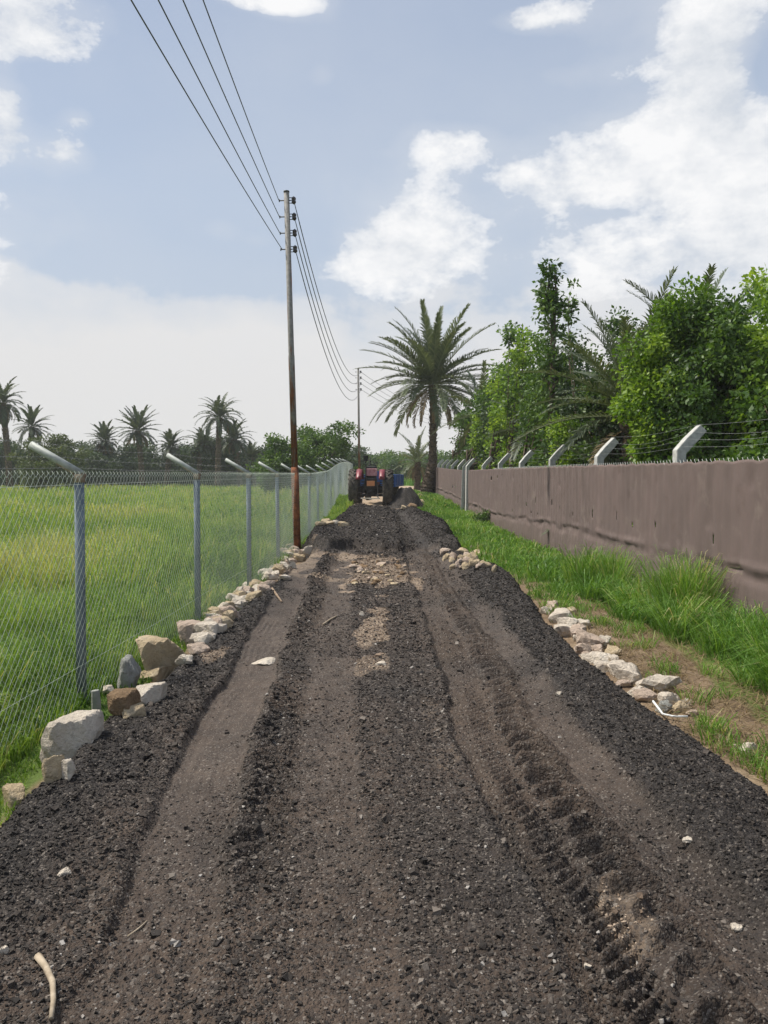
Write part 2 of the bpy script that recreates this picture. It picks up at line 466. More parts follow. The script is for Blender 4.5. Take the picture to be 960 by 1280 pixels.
c = mixc(t, ft, mixc(t, fs, green, brown), tanc)
M['ground'] = finish(m, t, c, 0.95, 0, mth(t, 'ADD', n2, mth(t, 'MULTIPLY', n, 0.5)), 0.03, 0.8, 0.15)

# road bed
m, t = nt('road_bed')
tan = attr(t, 'tan'); trk = attr(t, 'trk'); br = attr(t, 'brown')
geo = N(t, 'ShaderNodeNewGeometry'); pos = geo.outputs['Position']
n = noise(t, 9, 6, 0.65, pos); n2 = noise(t, 55, 4, 0.7, pos); n3 = noise(t, 2.2, 4, 0.6, pos)
vo = N(t, 'ShaderNodeTexVoronoi'); vo.inputs['Scale'].default_value = 62; vo.inputs['Randomness'].default_value = 1; t.links.new(pos, vo.inputs['Vector'])
vo2 = N(t, 'ShaderNodeTexVoronoi'); vo2.inputs['Scale'].default_value = 140; t.links.new(pos, vo2.inputs['Vector'])
sp = N(t, 'ShaderNodeSeparateColor'); t.links.new(vo.outputs['Color'], sp.inputs[0])
sp2 = N(t, 'ShaderNodeSeparateColor'); t.links.new(vo2.outputs['Color'], sp2.inputs[0])
dark = ramp(t, n2, [(0.3, (.011, .0093, .0083)), (0.7, (.035, .029, .025))])
bwn = ramp(t, n, [(0.3, (.034, .0235, .017)), (0.7, (.088, .062, .045))])
trc = ramp(t, mth(t, 'ADD', mth(t, 'MULTIPLY', n, 0.5), mth(t, 'MULTIPLY', n2, 0.5)), [(0.35, (.043, .031, .024)), (0.65, (.096, .072, .055))])
tanc = ramp(t, n, [(0.3, (.15, .105, .07)), (0.7, (.34, .26, .185))])
c = mixc(t, br, dark, bwn)
c = mixc(t, mth(t, 'MULTIPLY', trk, ramp(t, n3, [(0.35, (.35,)*3), (0.6, (1,)*3)])), c, trc)
c = mixc(t, ramp(t, mth(t, 'ADD', tan, mth(t, 'MULTIPLY', mth(t, 'SUBTRACT', n, 0.5), 0.5)), [(0.22, (0,)*3), (0.85, (1,)*3)]), c, tanc)
# individual stone tones: fragments of asphalt and lighter chips
st = ramp(t, sp.outputs[0], [(0.70, (0,)*3), (0.74, (1,)*3)], 'LINEAR')
stc = ramp(t, sp.outputs[1], [(0.0, (.016, .013, .012)), (0.7, (.055, .045, .038)), (0.93, (.11, .094, .08)), (1.0, (.25, .22, .19))])
c = mixc(t, mth(t, 'MULTIPLY', st, mth(t, 'MULTIPLY_ADD', trk, -0.5, 0.75)), c, stc)
st2 = ramp(t, sp2.outputs[0], [(0.90, (0,)*3), (0.93, (1,)*3)])
c = mixc(t, mth(t, 'MULTIPLY', st2, 0.8), c, mixc(t, sp2.outputs[1], (.05, .044, .04), (.22, .19, .16)))
h = mth(t, 'ADD', mth(t, 'MULTIPLY', n2, 0.9), mth(t, 'MULTIPLY', mth(t, 'SUBTRACT', 1.0, vo.outputs['Distance']), 0.7))
h = mth(t, 'ADD', h, mth(t, 'MULTIPLY', mth(t, 'SUBTRACT', 1.0, vo2.outputs['Distance']), 0.35))
M['road'] = finish(m, t, c, 0.82, 0, mth(t, 'MULTIPLY', h, mth(t, 'MULTIPLY_ADD', trk, -0.55, 1.0)), 0.016, 1.0, 0.35)

def gravmat(name, stops):
    m, t = nt(name)
    n2 = noise(t, 120, 3, 0.6)
    c = ramp(t, attr(t, 'rnd'), stops)
    c = mixc(t, mth(t, 'MULTIPLY', n2, 0.6), c, (.02, .018, .016))
    return finish(m, t, c, 0.85, 0, n2, 0.003, 0.8, 0.3)
M['gravel'] = gravmat('crushed_asphalt_grains', [(0.0, (.012, .010, .009)), (0.50, (.033, .027, .023)), (0.74, (.070, .057, .047)), (0.90, (.135, .112, .093)), (0.98, (.21, .18, .152)), (1.0, (.48, .45, .41))])
M['gravel_tan'] = gravmat('tan_grains', [(0.0, (.10, .07, .05)), (0.5, (.28, .20, .14)), (1.0, (.55, .44, .33))])

# cloth cladding
m, t = nt('brown_cladding')
geo = N(t, 'ShaderNodeNewGeometry'); pos = geo.outputs['Position']
mp = N(t, 'ShaderNodeMapping'); mp.inputs['Scale'].default_value = (1, 1.6, 0.5); t.links.new(pos, mp.inputs[0])
n = noise(t, 1.4, 5, 0.6, mp.outputs[0]); n2 = noise(t, 160, 2, 0.6, pos); n3 = noise(t, 5, 5, 0.65, pos)
sx = N(t, 'ShaderNodeSeparateXYZ'); t.links.new(pos, sx.inputs[0])
c = ramp(t, mth(t, 'ADD', mth(t, 'MULTIPLY', n, 0.7), mth(t, 'MULTIPLY', n3, 0.3)), [(0.3, (.118, .092, .084)), (0.5, (.140, .108, .099)), (0.7, (.165, .123, .113))])
dirt = ramp(t, mth(t, 'ADD', sx.outputs[2], mth(t, 'MULTIPLY', n3, 0.5)), [(0.05, (1,)*3), (0.75, (0,)*3)])
c = mixc(t, mth(t, 'MULTIPLY', dirt, 0.65), c, (.115, .092, .075))
n6 = noise(t, 2.3, 7, 0.7, pos)
c = mixc(t, ramp(t, n6, [(0.56, (0,)*3), (0.70, (.40,)*3)]), c, (.25, .205, .175))
c = mixc(t, ramp(t, n6, [(0.30, (.45,)*3), (0.42, (0,)*3)]), c, (.10, .074, .062))
wv = N(t, 'ShaderNodeTexWave'); wv.wave_type = 'BANDS'; wv.bands_direction = 'Y'; wv.inputs['Scale'].default_value = 9; wv.inputs['Distortion'].default_value = 0.6
t.links.new(pos, wv.inputs['Vector'])
M['cloth'] = finish(m, t, c, 0.9, 0, mth(t, 'ADD', mth(t, 'MULTIPLY', wv.outputs['Fac'], 0.12), mth(t, 'MULTIPLY', mth(t, 'ADD', n2, n3), 0.6)), 0.006, 0.8, 0.1)

# ------------------------------------------------------------------ world: sky, veil and clouds by direction
SUN_AZ, SUN_EL = math.radians(-75), math.radians(58)
w = bpy.data.worlds.new("World"); sc.world = w; w.use_nodes = True
t = w.node_tree; t.nodes.clear()
sky = N(t, 'ShaderNodeTexSky', sky_type='NISHITA', sun_disc=False, sun_elevation=SUN_EL, sun_rotation=SUN_AZ)
sky.air_density = 1.0; sky.dust_density = 1.5; sky.ozone_density = 1.5
tc = N(t, 'ShaderNodeTexCoord'); V = tc.outputs['Generated']
sx = N(t, 'ShaderNodeSeparateXYZ'); t.links.new(V, sx.inputs[0])
az = mth(t, 'ARCTAN2', sx.outputs[0], sx.outputs[1])
el = mth(t, 'ARCSINE', sx.outputs[2])
cb = N(t, 'ShaderNodeCombineXYZ'); t.links.new(az, cb.inputs[0]); t.links.new(el, cb.inputs[1])
mp = N(t, 'ShaderNodeMapping'); mp.inputs['Scale'].default_value = (1, 1, 1.7); t.links.new(V, mp.inputs[0])
nA = noise(t, 5.0, 9, 0.60, mp.outputs[0])
nB = noise(t, 15.0, 8, 0.66, mp.outputs[0])
nC = noise(t, 2.4, 5, 0.55, mp.outputs[0])
def azel(px, py):
    d = ray(px, py); d = d / np.linalg.norm(d)
    return math.atan2(d[0], d[1]), math.asin(d[2])
def blobs(L):
    acc = None
    for (px, py, rx, ry, wt) in L:
        a, e = azel(px, py)
        v = N(t, 'ShaderNodeVectorMath', operation='SUBTRACT'); t.links.new(cb.outputs[0], v.inputs[0]); v.inputs[1].default_value = (a, e, 0)
        v2 = N(t, 'ShaderNodeVectorMath', operation='MULTIPLY'); t.links.new(v.outputs[0], v2.inputs[0])
        q = math.cos(e)
        v2.inputs[1].default_value = (F / rx, F / ry, 0)
        dt = N(t, 'ShaderNodeVectorMath', operation='DOT_PRODUCT'); t.links.new(v2.outputs[0], dt.inputs[0]); t.links.new(v2.outputs[0], dt.inputs[1])
        g = mth(t, 'MULTIPLY', mth(t, 'EXPONENT', mth(t, 'MULTIPLY', dt.outputs['Value'], -1.0)), wt)
        acc = g if acc is None else mth(t, 'ADD', acc, g)
    return acc
B = blobs([(900, 60, 60, 75, 1.0), (800, 195, 110, 44, .55), (700, 245, 95, 32, .52), (760, 130, 60, 22, -.25), (870, 290, 90, 18, -.25), (600, 235, 26, 30, -.3), (930, 210, 90, 60, .75), (560, 180, 55, 28, .7),
           (510, 290, 90, 60, .8), (700, 95, 90, 14, .40), (600, 90, 70, 50, -.5), (420, 180, 90, 90, -.5), (200, 130, 70, 60, -.4), (330, 60, 110, 30, -.5), (200, 270, 120, 60, -.3), (500, 60, 60, 50, -.5), (965, 85, 26, 34, -.9), (640, 130, 50, 22, -.5), (880, 40, 40, 34, .5), (850, 130, 80, 30, .35), (760, 265, 60, 14, -.5), (640, 215, 30, 20, .3), (60, 95, 50, 14, -.6), (470, 330, 70, 40, .6), (640, 30, 60, 14, .6), (700, 20, 60, 18, .55), (790, 320, 160, 40, .55),
           (20, 40, 75, 50, .9), (5, 150, 28, 45, .85), (85, 192, 42, 22, .85), (100, 148, 24, 12, .7), (405, 95, 26, 18, .62),
           (335, 0, 75, 13, .9), (275, 288, 32, 22, .6), (325, 300, 24, 12, .45), (980, 320, 120, 60, .6), (120, 20, 60, 26, .45),
           (1500, 200, 300, 120, .8), (-900, 150, 400, 120, .8), (-500, 350, 200, 60, .7), (2100, 300, 300, 80, .8)])
gate = mth(t, 'MINIMUM', mth(t, 'MAXIMUM', mth(t, 'ADD', B, 0.42), 0.2), 1.0)
dens = mth(t, 'ADD', B, mth(t, 'MULTIPLY', mth(t, 'MULTIPLY', mth(t, 'SUBTRACT', nA, 0.5), 2.9), gate))
dens = mth(t, 'ADD', dens, mth(t, 'MULTIPLY', mth(t, 'MULTIPLY', mth(t, 'SUBTRACT', nB, 0.5), gate), 2.3))
cl = ramp(t, dens, [(0.40, (0,)*3), (0.50, (.38,)*3), (0.70, (.72,)*3), (1.15, (.97,)*3)])
veil = ramp(t, mth(t, 'ADD', mth(t, 'MULTIPLY', B, 0.9), mth(t, 'ADD', mth(t, 'MULTIPLY', mth(t, 'SUBTRACT', nA, 0.5), 1.3), mth(t, 'MULTIPLY', mth(t, 'SUBTRACT', nC, 0.5), 1.2))), [(0.10, (0,)*3), (0.85, (.50,)*3)])
# low veil bank up to the band's uneven top edge
a0, e0 = azel(300, 372)
edge = mth(t, 'SUBTRACT', mth(t, 'MULTIPLY_ADD', mth(t, 'SUBTRACT', nC, 0.5), 0.22, e0), el)
edge = mth(t, 'ADD', edge, mth(t, 'MULTIPLY', mth(t, 'SUBTRACT', nA, 0.5), 0.20))
bank = ramp(t, mth(t, 'MULTIPLY_ADD', edge, 8.0, 0.5), [(0.42, (0,)*3), (0.56, (.55,)*3), (1.0, (.95,)*3)])
thin = ramp(t, mth(t, 'ADD', mth(t, 'MULTIPLY', nC, 0.7), mth(t, 'MULTIPLY', nA, 0.3)), [(0.3, (.08,)*3), (0.75, (.45,)*3)])
elr = ramp(t, mth(t, 'MULTIPLY', el, 1.3), [(0.0, (5.1, 5.35, 5.6)), (0.45, (4.1, 4.85, 6.0)), (0.95, (2.7, 3.4, 4.9))])
base = mixc(t, 0.72, sky.outputs[0], elr)
hi = (7.7, 7.7, 7.75); lo = (5.4, 5.45, 5.6)
cshade = mixc(t, ramp(t, mth(t, 'ADD', mth(t, 'MULTIPLY', nB, .45), mth(t, 'MULTIPLY', nA, .55)), [(0.40, (0,)*3), (0.58, (1,)*3)]), (5.4, 5.7, 6.15), hi)
c = mixc(t, thin, base, (5.2, 5.5, 6.0))
c = mixc(t, bank, c, mixc(t, ramp(t, mth(t, 'MULTIPLY', el, 2.0), [(0.0, (0,)*3), (0.6, (1,)*3)]), (6.1, 6.0, 5.95), (6.5, 6.5, 6.55)))
c = mixc(t, veil, c, (6.1, 6.25, 6.55))
c = mixc(t, cl, c, cshade)
bg = N(t, 'ShaderNodeBackground'); bg.inputs[1].default_value = 0.089
t.links.new(c, bg.inputs[0])
o = N(t, 'ShaderNodeOutputWorld'); t.links.new(bg.outputs[0], o.inputs[0])

sun = bpy.data.lights.new('sun', 'SUN'); sun.energy = 4.2; sun.angle = math.radians(8); sun.color = (1.0, .94, .84)
so = bpy.data.objects.new('sun', sun); COL.objects.link(so)
S = Vector((math.sin(SUN_AZ) * math.cos(SUN_EL), math.cos(SUN_AZ) * math.cos(SUN_EL), math.sin(SUN_EL)))
so.rotation_euler = (-S).to_track_quat('-Z', 'Y').to_euler(); so.location = (0, 0, 30)

cam = bpy.data.cameras.new('camera'); co = bpy.data.objects.new('camera', cam); COL.objects.link(co)
cam.sensor_fit = 'VERTICAL'; cam.sensor_height = 36; cam.lens = F / 1280 * 36
co.location = CAM; co.rotation_euler = (PI / 2 - PITCH, 0, 0)
cam.clip_start = 0.05; cam.clip_end = 6000
sc.camera = co
sc.view_settings.view_transform = 'Standard'; sc.view_settings.look = 'None'
sc.view_settings.exposure = 0.50; sc.view_settings.gamma = 1
sc.view_settings.use_curve_mapping = False
sc.cycles.use_denoising = True
sc.cycles.max_bounces = 6; sc.cycles.transparent_max_bounces = 8; sc.cycles.diffuse_bounces = 3
sc.cycles.use_adaptive_sampling = True; sc.cycles.adaptive_threshold = 0.02

# ------------------------------------------------------------------ ground sheet
def grid(xs, ys, zf):
    X, Y = np.meshgrid(xs, ys)
    Z = zf(X, Y)
    V = np.stack([X, Y, Z], -1).reshape(-1, 3)
    nx, ny = len(xs), len(ys)
    i = np.arange(ny - 1)[:, None] * nx; j = np.arange(nx - 1)[None]
    q = np.stack([i + j, i + j + 1, i + nx + j + 1, i + nx + j], -1).reshape(-1, 4)
    return X, Y, V, q

def spread(a, b, n, p=2.2):
    u = np.linspace(0, 1, n)[1:]
    return a + (b - a) * u ** p
xs = np.concatenate([-2.6 - spread(0, 3000, 120, 4)[::-1], np.arange(-2.6, 4.6, 0.05), 4.6 + spread(0, 3000, 120, 4)])
ys = np.concatenate([-spread(0, 300, 30, 3)[::-1], np.arange(0, 22, 0.06), 22 + spread(0, 4000, 260, 3.4)])
X, Y, V, q = grid(xs, ys, G)
soil = np.exp(-((X - 2.42 - 0.1 * np.sin(Y)) / 0.42) ** 2) * (1 - sstep(9.5, 13.5, Y)) * 1.15 + 0.35 * ((X > 4.2) & (X < 30))
soil = soil + 1.0 * np.exp(-((X + 1.82) / 0.32) ** 2) * (1 - sstep(26, 30, Y)) + 0.9 * sstep(1.2, 1.3, X) * (1 - sstep(2.15, 2.5, X)) * (1 - sstep(11, 14, Y)) + 0.6 * ((X > 1.2) & (X < 1.8)) * (Y < 26)
tanm = sstep(27, 29, Y) * (1 - sstep(75, 85, Y)) * sstep(-1.95, -1.6, X) * (1 - sstep(1.0, 1.6, X - np.interp(Y, [28, 45, 80], [0.0, 1.2, 5])))
g = mesh_np('ground', V, [q], M['ground'], {'soil': ('POINT', soil.ravel()), 'tan': ('POINT', tanm.ravel())}, True)
tag(link('ground', g), 'grassy earth with bare soil strips beside the road', None, None, 'structure')

# road
def dens_axis(y0, y1):
    out = [y0]
    while out[-1] < y1:
        out.append(out[-1] + max(0.0085, out[-1] * 0.0034))
    return np.array(out)
ys = np.concatenate([np.arange(-6, 1.6, 0.05), dens_axis(1.6, 31.5)])
xs = np.arange(-2.35, 2.55, 0.0105)
X, Y = np.meshgrid(xs, ys)
Z, tan, trk, brn = road_fields(X, Y)
V = np.stack([X, Y, Z], -1).reshape(-1, 3)
nx, ny = len(xs), len(ys)
i = np.arange(ny - 1)[:, None] * nx; j = np.arange(nx - 1)[None]
q = np.stack([i + j, i + j + 1, i + nx + j + 1, i + nx + j], -1).reshape(-1, 4)
g = mesh_np('road', V, [q], M['road'], {'tan': ('POINT', tan.ravel()), 'trk': ('POINT', trk.ravel()), 'brown': ('POINT', brn.ravel())}, True)
tag(link('road', g), 'dark road of crushed asphalt with tyre tracks', None, None, 'structure')

# ------------------------------------------------------------------ loose grains
CUB = np.array([[-1, -1, -1], [1, -1, -1], [1, 1, -1], [-1, 1, -1], [-1, -1, 1], [1, -1, 1], [1, 1, 1], [-1, 1, 1]], float) * 0.62
def grains(P, size, rnd):
    n = len(P)
    v = CUB[None] * (1 + 0.62 * (RNG.random((n, 8, 3)) - 0.5) * 2)
    s = size[:, None, None] * np.stack([0.7 + 0.6 * RNG.random(n), 0.7 + 0.6 * RNG.random(n), 0.55 + 0.45 * RNG.random(n)], -1)[:, None]
    v = v * s
    a = RNG.random(n) * 2 * PI; b = (RNG.random(n) - 0.5) * 1.4
    c, s_ = np.cos(b)[:, None], np.sin(b)[:, None]
    y, z = v[..., 1] * c - v[..., 2] * s_, v[..., 1] * s_ + v[..., 2] * c
    v = np.stack([v[..., 0], y, z], -1)
    c, s_ = np.cos(a)[:, None], np.sin(a)[:, None]
    v = np.stack([v[..., 0] * c - v[..., 1] * s_, v[..., 0] * s_ + v[..., 1] * c, v[..., 2]], -1)
    v = v + P[:, None]
    f = (np.arange(n)[:, None, None] * 8 + BOXF[None]).reshape(-1, 4)
    return v.reshape(-1, 3), f, np.repeat(rnd, 6)

n = 150000
y = np.exp(RNG.random(n) * (math.log(30) - math.log(1.7)) + math.log(1.7))
x = RNG.uniform(-2.1, 2.3, n)
vis = np.abs(x) < y * 0.62 + 0.5
x, y = x[vis], y[vis]
z, tan, trk, brn = road_fields(x, y)
keep = (z > G(x, y) - 0.01) & (RNG.random(len(x)) > 0.93 * trk) & (RNG.random(len(x)) > 0.8 * (np.abs(x - trackR(y)) < .15))
x, y, z, tan, trk = x[keep], y[keep], z[keep], tan[keep], trk[keep]
n = len(x)
sz = (0.0032 + 0.0070 * RNG.random(n) ** 3.5) * (0.85 + 0.10 * y) * (1 - .35 * trk)
big = RNG.random(n) < 0.02; sz[big] = sz[big] * (1.5 + .8 * RNG.random(big.sum()))
rn = RNG.random(n) ** 1.1
rn = np.maximum(rn, .62 * trk)
el_, er_ = edges(y)
inner = (x > el_ + 0.75) & (x < er_ - 0.8)
rn = np.where(inner, rn * 0.80 + 0.20, rn * 0.84)
V, f, r = grains(np.stack([x, y, z + sz * 0.15], -1), sz, rn)
g = mesh_np('loose_gravel', V, [f], [M['gravel'], M['gravel_tan']], {'rnd': ('FACE', r)}, False, np.repeat((tan > 0.35) & (RNG.random(n) < 0.8), 6).astype(int))
tag(link('loose_gravel', g), 'loose crushed stone grains scattered over the dark road', 'gravel', None, 'stuff')

# ------------------------------------------------------------------ grass
def blades(P, h, wd, lean, rnd, bend=0.5):
    n = len(P)
    a = RNG.random(n) * 2 * PI
    d = np.stack([np.cos(a), np.sin(a), 0 * a], -1)
    b = RNG.random(n) * 2 * PI
    s = np.stack([np.cos(b), np.sin(b), 0 * b], -1)
    H = h[:, None]; L = (lean * h)[:, None]; W = wd[:, None]
    up = np.array([0, 0, 1.0])
    p1 = P + up * H * 0.5 + d * L * 0.28
    p2 = P + up * H * 0.86 + d * L * 0.62
    p3 = P + up * H * (1.0 - 0.25 * np.minimum(L / H, 1.2)) + d * L
    v = np.stack([P - s * W * .5, P + s * W * .5, p1 - s * W * .5, p1 + s * W * .5, p2 - s * W * .36, p2 + s * W * .36, p3], 1)
    k = np.arange(n)[:, None] * 7
    q = np.concatenate([k + np.array([0, 1, 3, 2]), k + np.array([2, 3, 5, 4])])
    tr = k + np.array([4, 5, 6])
    return v.reshape(-1, 3), [tr, q], np.concatenate([rnd, rnd, rnd])

def grass_obj(name, batches, mat, label, cat):
    Vs, T, Q, rt, rq = [], [], [], [], []
    off = 0
    for V, (tr, q), r in batches:
        n = len(tr)
        Vs.append(V); T.append(tr + off); Q.append(q + off); rt.append(r[:n]); rq.append(r[n:])
        off += len(V)
    g = mesh_np(name, np.concatenate(Vs), [np.concatenate(T), np.concatenate(Q)], mat, {'rnd': ('FACE', np.concatenate(rt + rq))}, False)
    return tag(link(name, g), label, cat, None, 'stuff')

def batch(n, xf, yf, cond, h0, h1, w0, w1, lean, rb=0.5, rs=0.25, drybias=0.0):
    y = yf(n); x = xf(n, y)
    k = cond(x, y); x, y = x[k], y[k]
    n = len(x)
    pn = fbm(x * 0.35, y * 0.35, 3, 77)
    cn = np.clip(fbm(x * 1.6, y * 1.6, 3, 78), -.4, .5)
    h = (h0 + (h1 - h0) * RNG.random(n)) * (1 + 0.5 * pn + .7 * cn)
    h = h * np.where((x > -3.0) & (x < -1.2) & (y < 14), .42 + .58 * np.clip((-2.45 - x) / .5, 0, 1), 1)
    wd = w0 + (w1 - w0) * RNG.random(n)
    r = np.clip(rb + rs * RNG.standard_normal(n) + 0.5 * pn + .35 * cn, 0, 0.92)
    dry = RNG.random(n) < drybias; r[dry] = 1.0
    return blades(np.stack([x, y, G(x, y) - 0.02], -1), h, wd, lean * (0.4 + RNG.random(n)), r)

FX = -2.36
def uni(a, b): return lambda n: a + (b - a) * RNG.random(n)
def logu(a, b): return lambda n: np.exp(RNG.random(n) * (math.log(b) - math.log(a)) + math.log(a))
def leftx(m=0.68, add=1.0, x0=FX): return lambda n, y: x0 - RNG.random(n) * np.maximum(0.2, (m * y + add + x0))
B1 = [batch(52000, leftx(), uni(2.2, 9.5), lambda x, y: x > -9, .30, .62, .005, .010, .55, .50, .20, .04),
      batch(52000, leftx(), uni(9.5, 24), lambda x, y: x < 0, .34, .66, .009, .018, .5, .52, .2, .06),
      batch(50000, leftx(), uni(24, 60), lambda x, y: x < 0, .36, .66, .022, .045, .5, .56, .2, .08),
      batch(40000, leftx(.70, 3), uni(60, 120), lambda x, y: x < 0, .4, .7, .05, .10, .5, .60, .2, .08),
      batch(9000, lambda n, y: uni(-2.4, -1.78)(n), uni(2.0, 6.0), lambda x, y: x < np.interp(y, YL, XL) - 0.05 - .12 * (y > 4.1), .06, .24, .004, .008, .7, .35, .2),
      batch(8000, lambda n, y: uni(-2.4, -2.05)(n), uni(6, 24), lambda x, y: x < -2.0, .12, .35, .006, .012, .6, .3, .2),
      batch(3200, lambda n, y: uni(-2.1, -1.5)(n), uni(9.9, 11.0), lambda x, y: (x < -1.75), .08, .2, .008, .014, .6, .35, .2),
      batch(9000, lambda n, y: uni(-2.2, -1.35)(n), uni(21.5, 36), lambda x, y: x < np.interp(y, YL, XL) - 0.02, .18, .42, .015, .03, .6, .5, .2)]
grass_obj('field_grass', B1, M['grass'], 'tall yellow green grass filling the field behind the wire fence', 'grass')

# tall bending tufts at the foot of the cladding, and low verge grass
def tufts(n, xf, yf, per, h0, h1, w0, w1, lean, spread_, rb):
    cx = xf(n); cy = yf(n)
    hs = h0 + (h1 - h0) * RNG.random(n)
    k = np.repeat(np.arange(n), per)
    r = spread_ * np.sqrt(RNG.random(len(k))); a = RNG.random(len(k)) * 2 * PI
    x = cx[k] + r * np.cos(a); y = cy[k] + r * np.sin(a)
    h = hs[k] * (0.55 + 0.55 * RNG.random(len(k)))
    wd = w0 + (w1 - w0) * RNG.random(len(k))
    rr = np.clip(rb + 0.2 * RNG.standard_normal(len(k)) + (RNG.random(n)[k] - .5) * .3, 0, .9)
    rr[RNG.random(len(k)) < 0.03] = 1
    return blades(np.stack([x, y, G(x, y) - 0.02], -1), h, wd, lean * (0.4 + RNG.random(len(k))), rr)
wallx = lambda y: np.interp(y, [0, 7.5, 15, 31.5, 46], [3.95, 3.90, 3.66, 3.43, 3.12])
def near_wall(n, y, a, b): return wallx(y) - (a + (b - a) * RNG.random(n))
def mk(n, ya, yb, a, b):
    yy = ya + (yb - ya) * RNG.random(n); xx = near_wall(n, yy, a, b)
    return (lambda m: xx), (lambda m: yy)
B2 = []
for (n, ya, yb, a, b, per, h0, h1, w0, w1, lean, sp_, rb) in [
        (60, 4.6, 8.6, .12, .80, 120, .25, .62, .006, .012, 1.0, .16, .5),
        (16, 8.2, 8.9, .15, .75, 90, .7, 1.0, .006, .010, .6, .14, .6),
        (46, 8.4, 11.6, .12, 1.0, 110, .20, .48, .008, .014, .95, .17, .52),
        (14, 10.4, 11.8, .3, 1.0, 90, .55, .80, .008, .012, .6, .13, .6),
        (80, 11.2, 16, .10, 1.35, 70, .12, .32, .010, .018, .9, .2, .5),
        (150, 15, 31, .08, 1.7, 40, .06, .20, .016, .030, .8, .25, .48),
        (60, 31, 46, .05, 1.6, 35, .15, .35, .03, .05, .7, .3, .45),
        (26, 3.6, 9.5, 1.05, 1.75, 45, .08, .20, .005, .009, .8, .10, .55),
        (40, 8.5, 15, 1.2, 1.75, 45, .08, .22, .007, .012, .8, .14, .55)]:
    xf, yf = mk(n, ya, yb, a, b)
    B2.append(tufts(n, xf, yf, per, h0, h1, w0, w1, lean, sp_, rb))
def vcond(x, y):
    er = np.interp(y, YR, XR)
    return (x > er + 0.06) & (x < wallx(y) - 0.03) & ((y > 10.5) | (x > 3.05) | (fbm(x * 1.7, y * 1.7, 3, 91) > 0.28))
B2.append(batch(26000, lambda n, y: uni(1.9, 3.9)(n), logu(3.2, 14), vcond, .05, .17, .004, .008, .7, .5, .2, .08))
B2.append(batch(30000, lambda n, y: uni(1.2, 3.6)(n), uni(13, 46), vcond, .08, .24, .014, .026, .7, .48, .2, .03))
grass_obj('verge_grass', B2, M['verge'], 'lush bright green grass tufts along the foot of the brown cladding', 'grass')
# pale straw lying on the soil
def strawc(x, y): return (x > np.interp(y, YR, XR) + 0.05) & (x < 3.1)
y_ = logu(3.2, 10)(5000); x_ = uni(2.0, 3.1)(5000); k = strawc(x_, y_); x_, y_ = x_[k], y_[k]; n = len(x_)
st = [blades(np.stack([x_, y_, G(x_, y_)], -1), .03 + .05 * RNG.random(n), .004 + .004 * RNG.random(n), 2.5 + 2 * RNG.random(n), RNG.random(n))]
grass_obj('dry_straw', st, M['dead_leaf'], 'dry straw lying on the bare soil strip right of the road', 'straw')
# green growth beyond the tractor
B3 = [batch(16000, lambda n, y: uni(-14, 40)(n), uni(84, 125), lambda x, y: x > -14, .5, .9, .10, .2, .5, .45, .15)]
grass_obj('far_crop', B3, M['verge'], 'green crop field beyond the end of the road', 'crop')

# ------------------------------------------------------------------ rocks
def ico(sub):
    import bmesh
    bm = bmesh.new(); bmesh.ops.create_icosphere(bm, subdivisions=sub, radius=1)
    V = np.array([v.co[:] for v in bm.verts]); Fc = np.array([[v.index for v in f.verts] for f in bm.faces]); bm.free()
    return V, Fc
ICO4, ICO3, ICO2 = ico(4), ico(3), ico(2)
def rock_mesh(name, size, seed, mat, flat=1.0, sub=ICO4, rough=0.05, planes=11):
    rough = rough * 1.3
    r = np.random.default_rng(seed)
    V, Fc = sub
    nrm = r.standard_normal((planes, 3)) * np.array([1, 1, .7]); nrm /= np.linalg.norm(nrm, axis=1)[:, None]
    nrm = np.concatenate([nrm, [[0, 0, -1], [0, 0, 1]]])
    d = 0.52 + 0.46 * r.random(len(nrm))
    dots = V @ nrm.T
    with np.errstate(divide='ignore'):
        rad = np.where(dots > 1e-3, d[None] / np.maximum(dots, 1e-3), 9).min(axis=1)
    rad = np.minimum(rad, 1.25)
    P = V * rad[:, None]
    ns = fbm(P[:, 0] * 2.3 + P[:, 2] * 1.7 + seed, P[:, 1] * 2.3 - P[:, 2] * 1.3, 4, seed % 97)
    P = P * (1 + rough * 2.4 * ns)[:, None]
    P = P * np.array(size) * 0.5
    return mesh_np(name, P, [Fc], mat, None, False)

def rock(px, py, wpx, hpx, mat, label, group='', asp=0.8, flat=None, rz=None, sink=0.25, name='rock', tilt=0.25, sub=ICO4, rough=0.05, planes=11, seed=None, cat='rock', Yd=None):
    """rock whose centre shows at px,py, of the size it shows there"""
    x, y, z = hit(px, py + hpx * 0.40)
    dsc = y / F
    w_ = wpx * dsc * 1.16; h_ = hpx * dsc * 1.12
    seed = seed or random.randint(1, 99999)
    me = rock_mesh(name, (w_, w_ * asp, h_ * 1.42), seed, M[mat], 1, sub, rough, planes)
    o = link(name, me)
    o.location = (x, y + w_ * asp * 0.2, z + h_ * (0.5 - sink))
    q = random.random
    o.rotation_euler = ((q() - .5) * tilt, (q() - .5) * tilt, (q() - .5) * 0.8 if rz is None else rz)
    tag(o, label, cat, group or None)
    return o

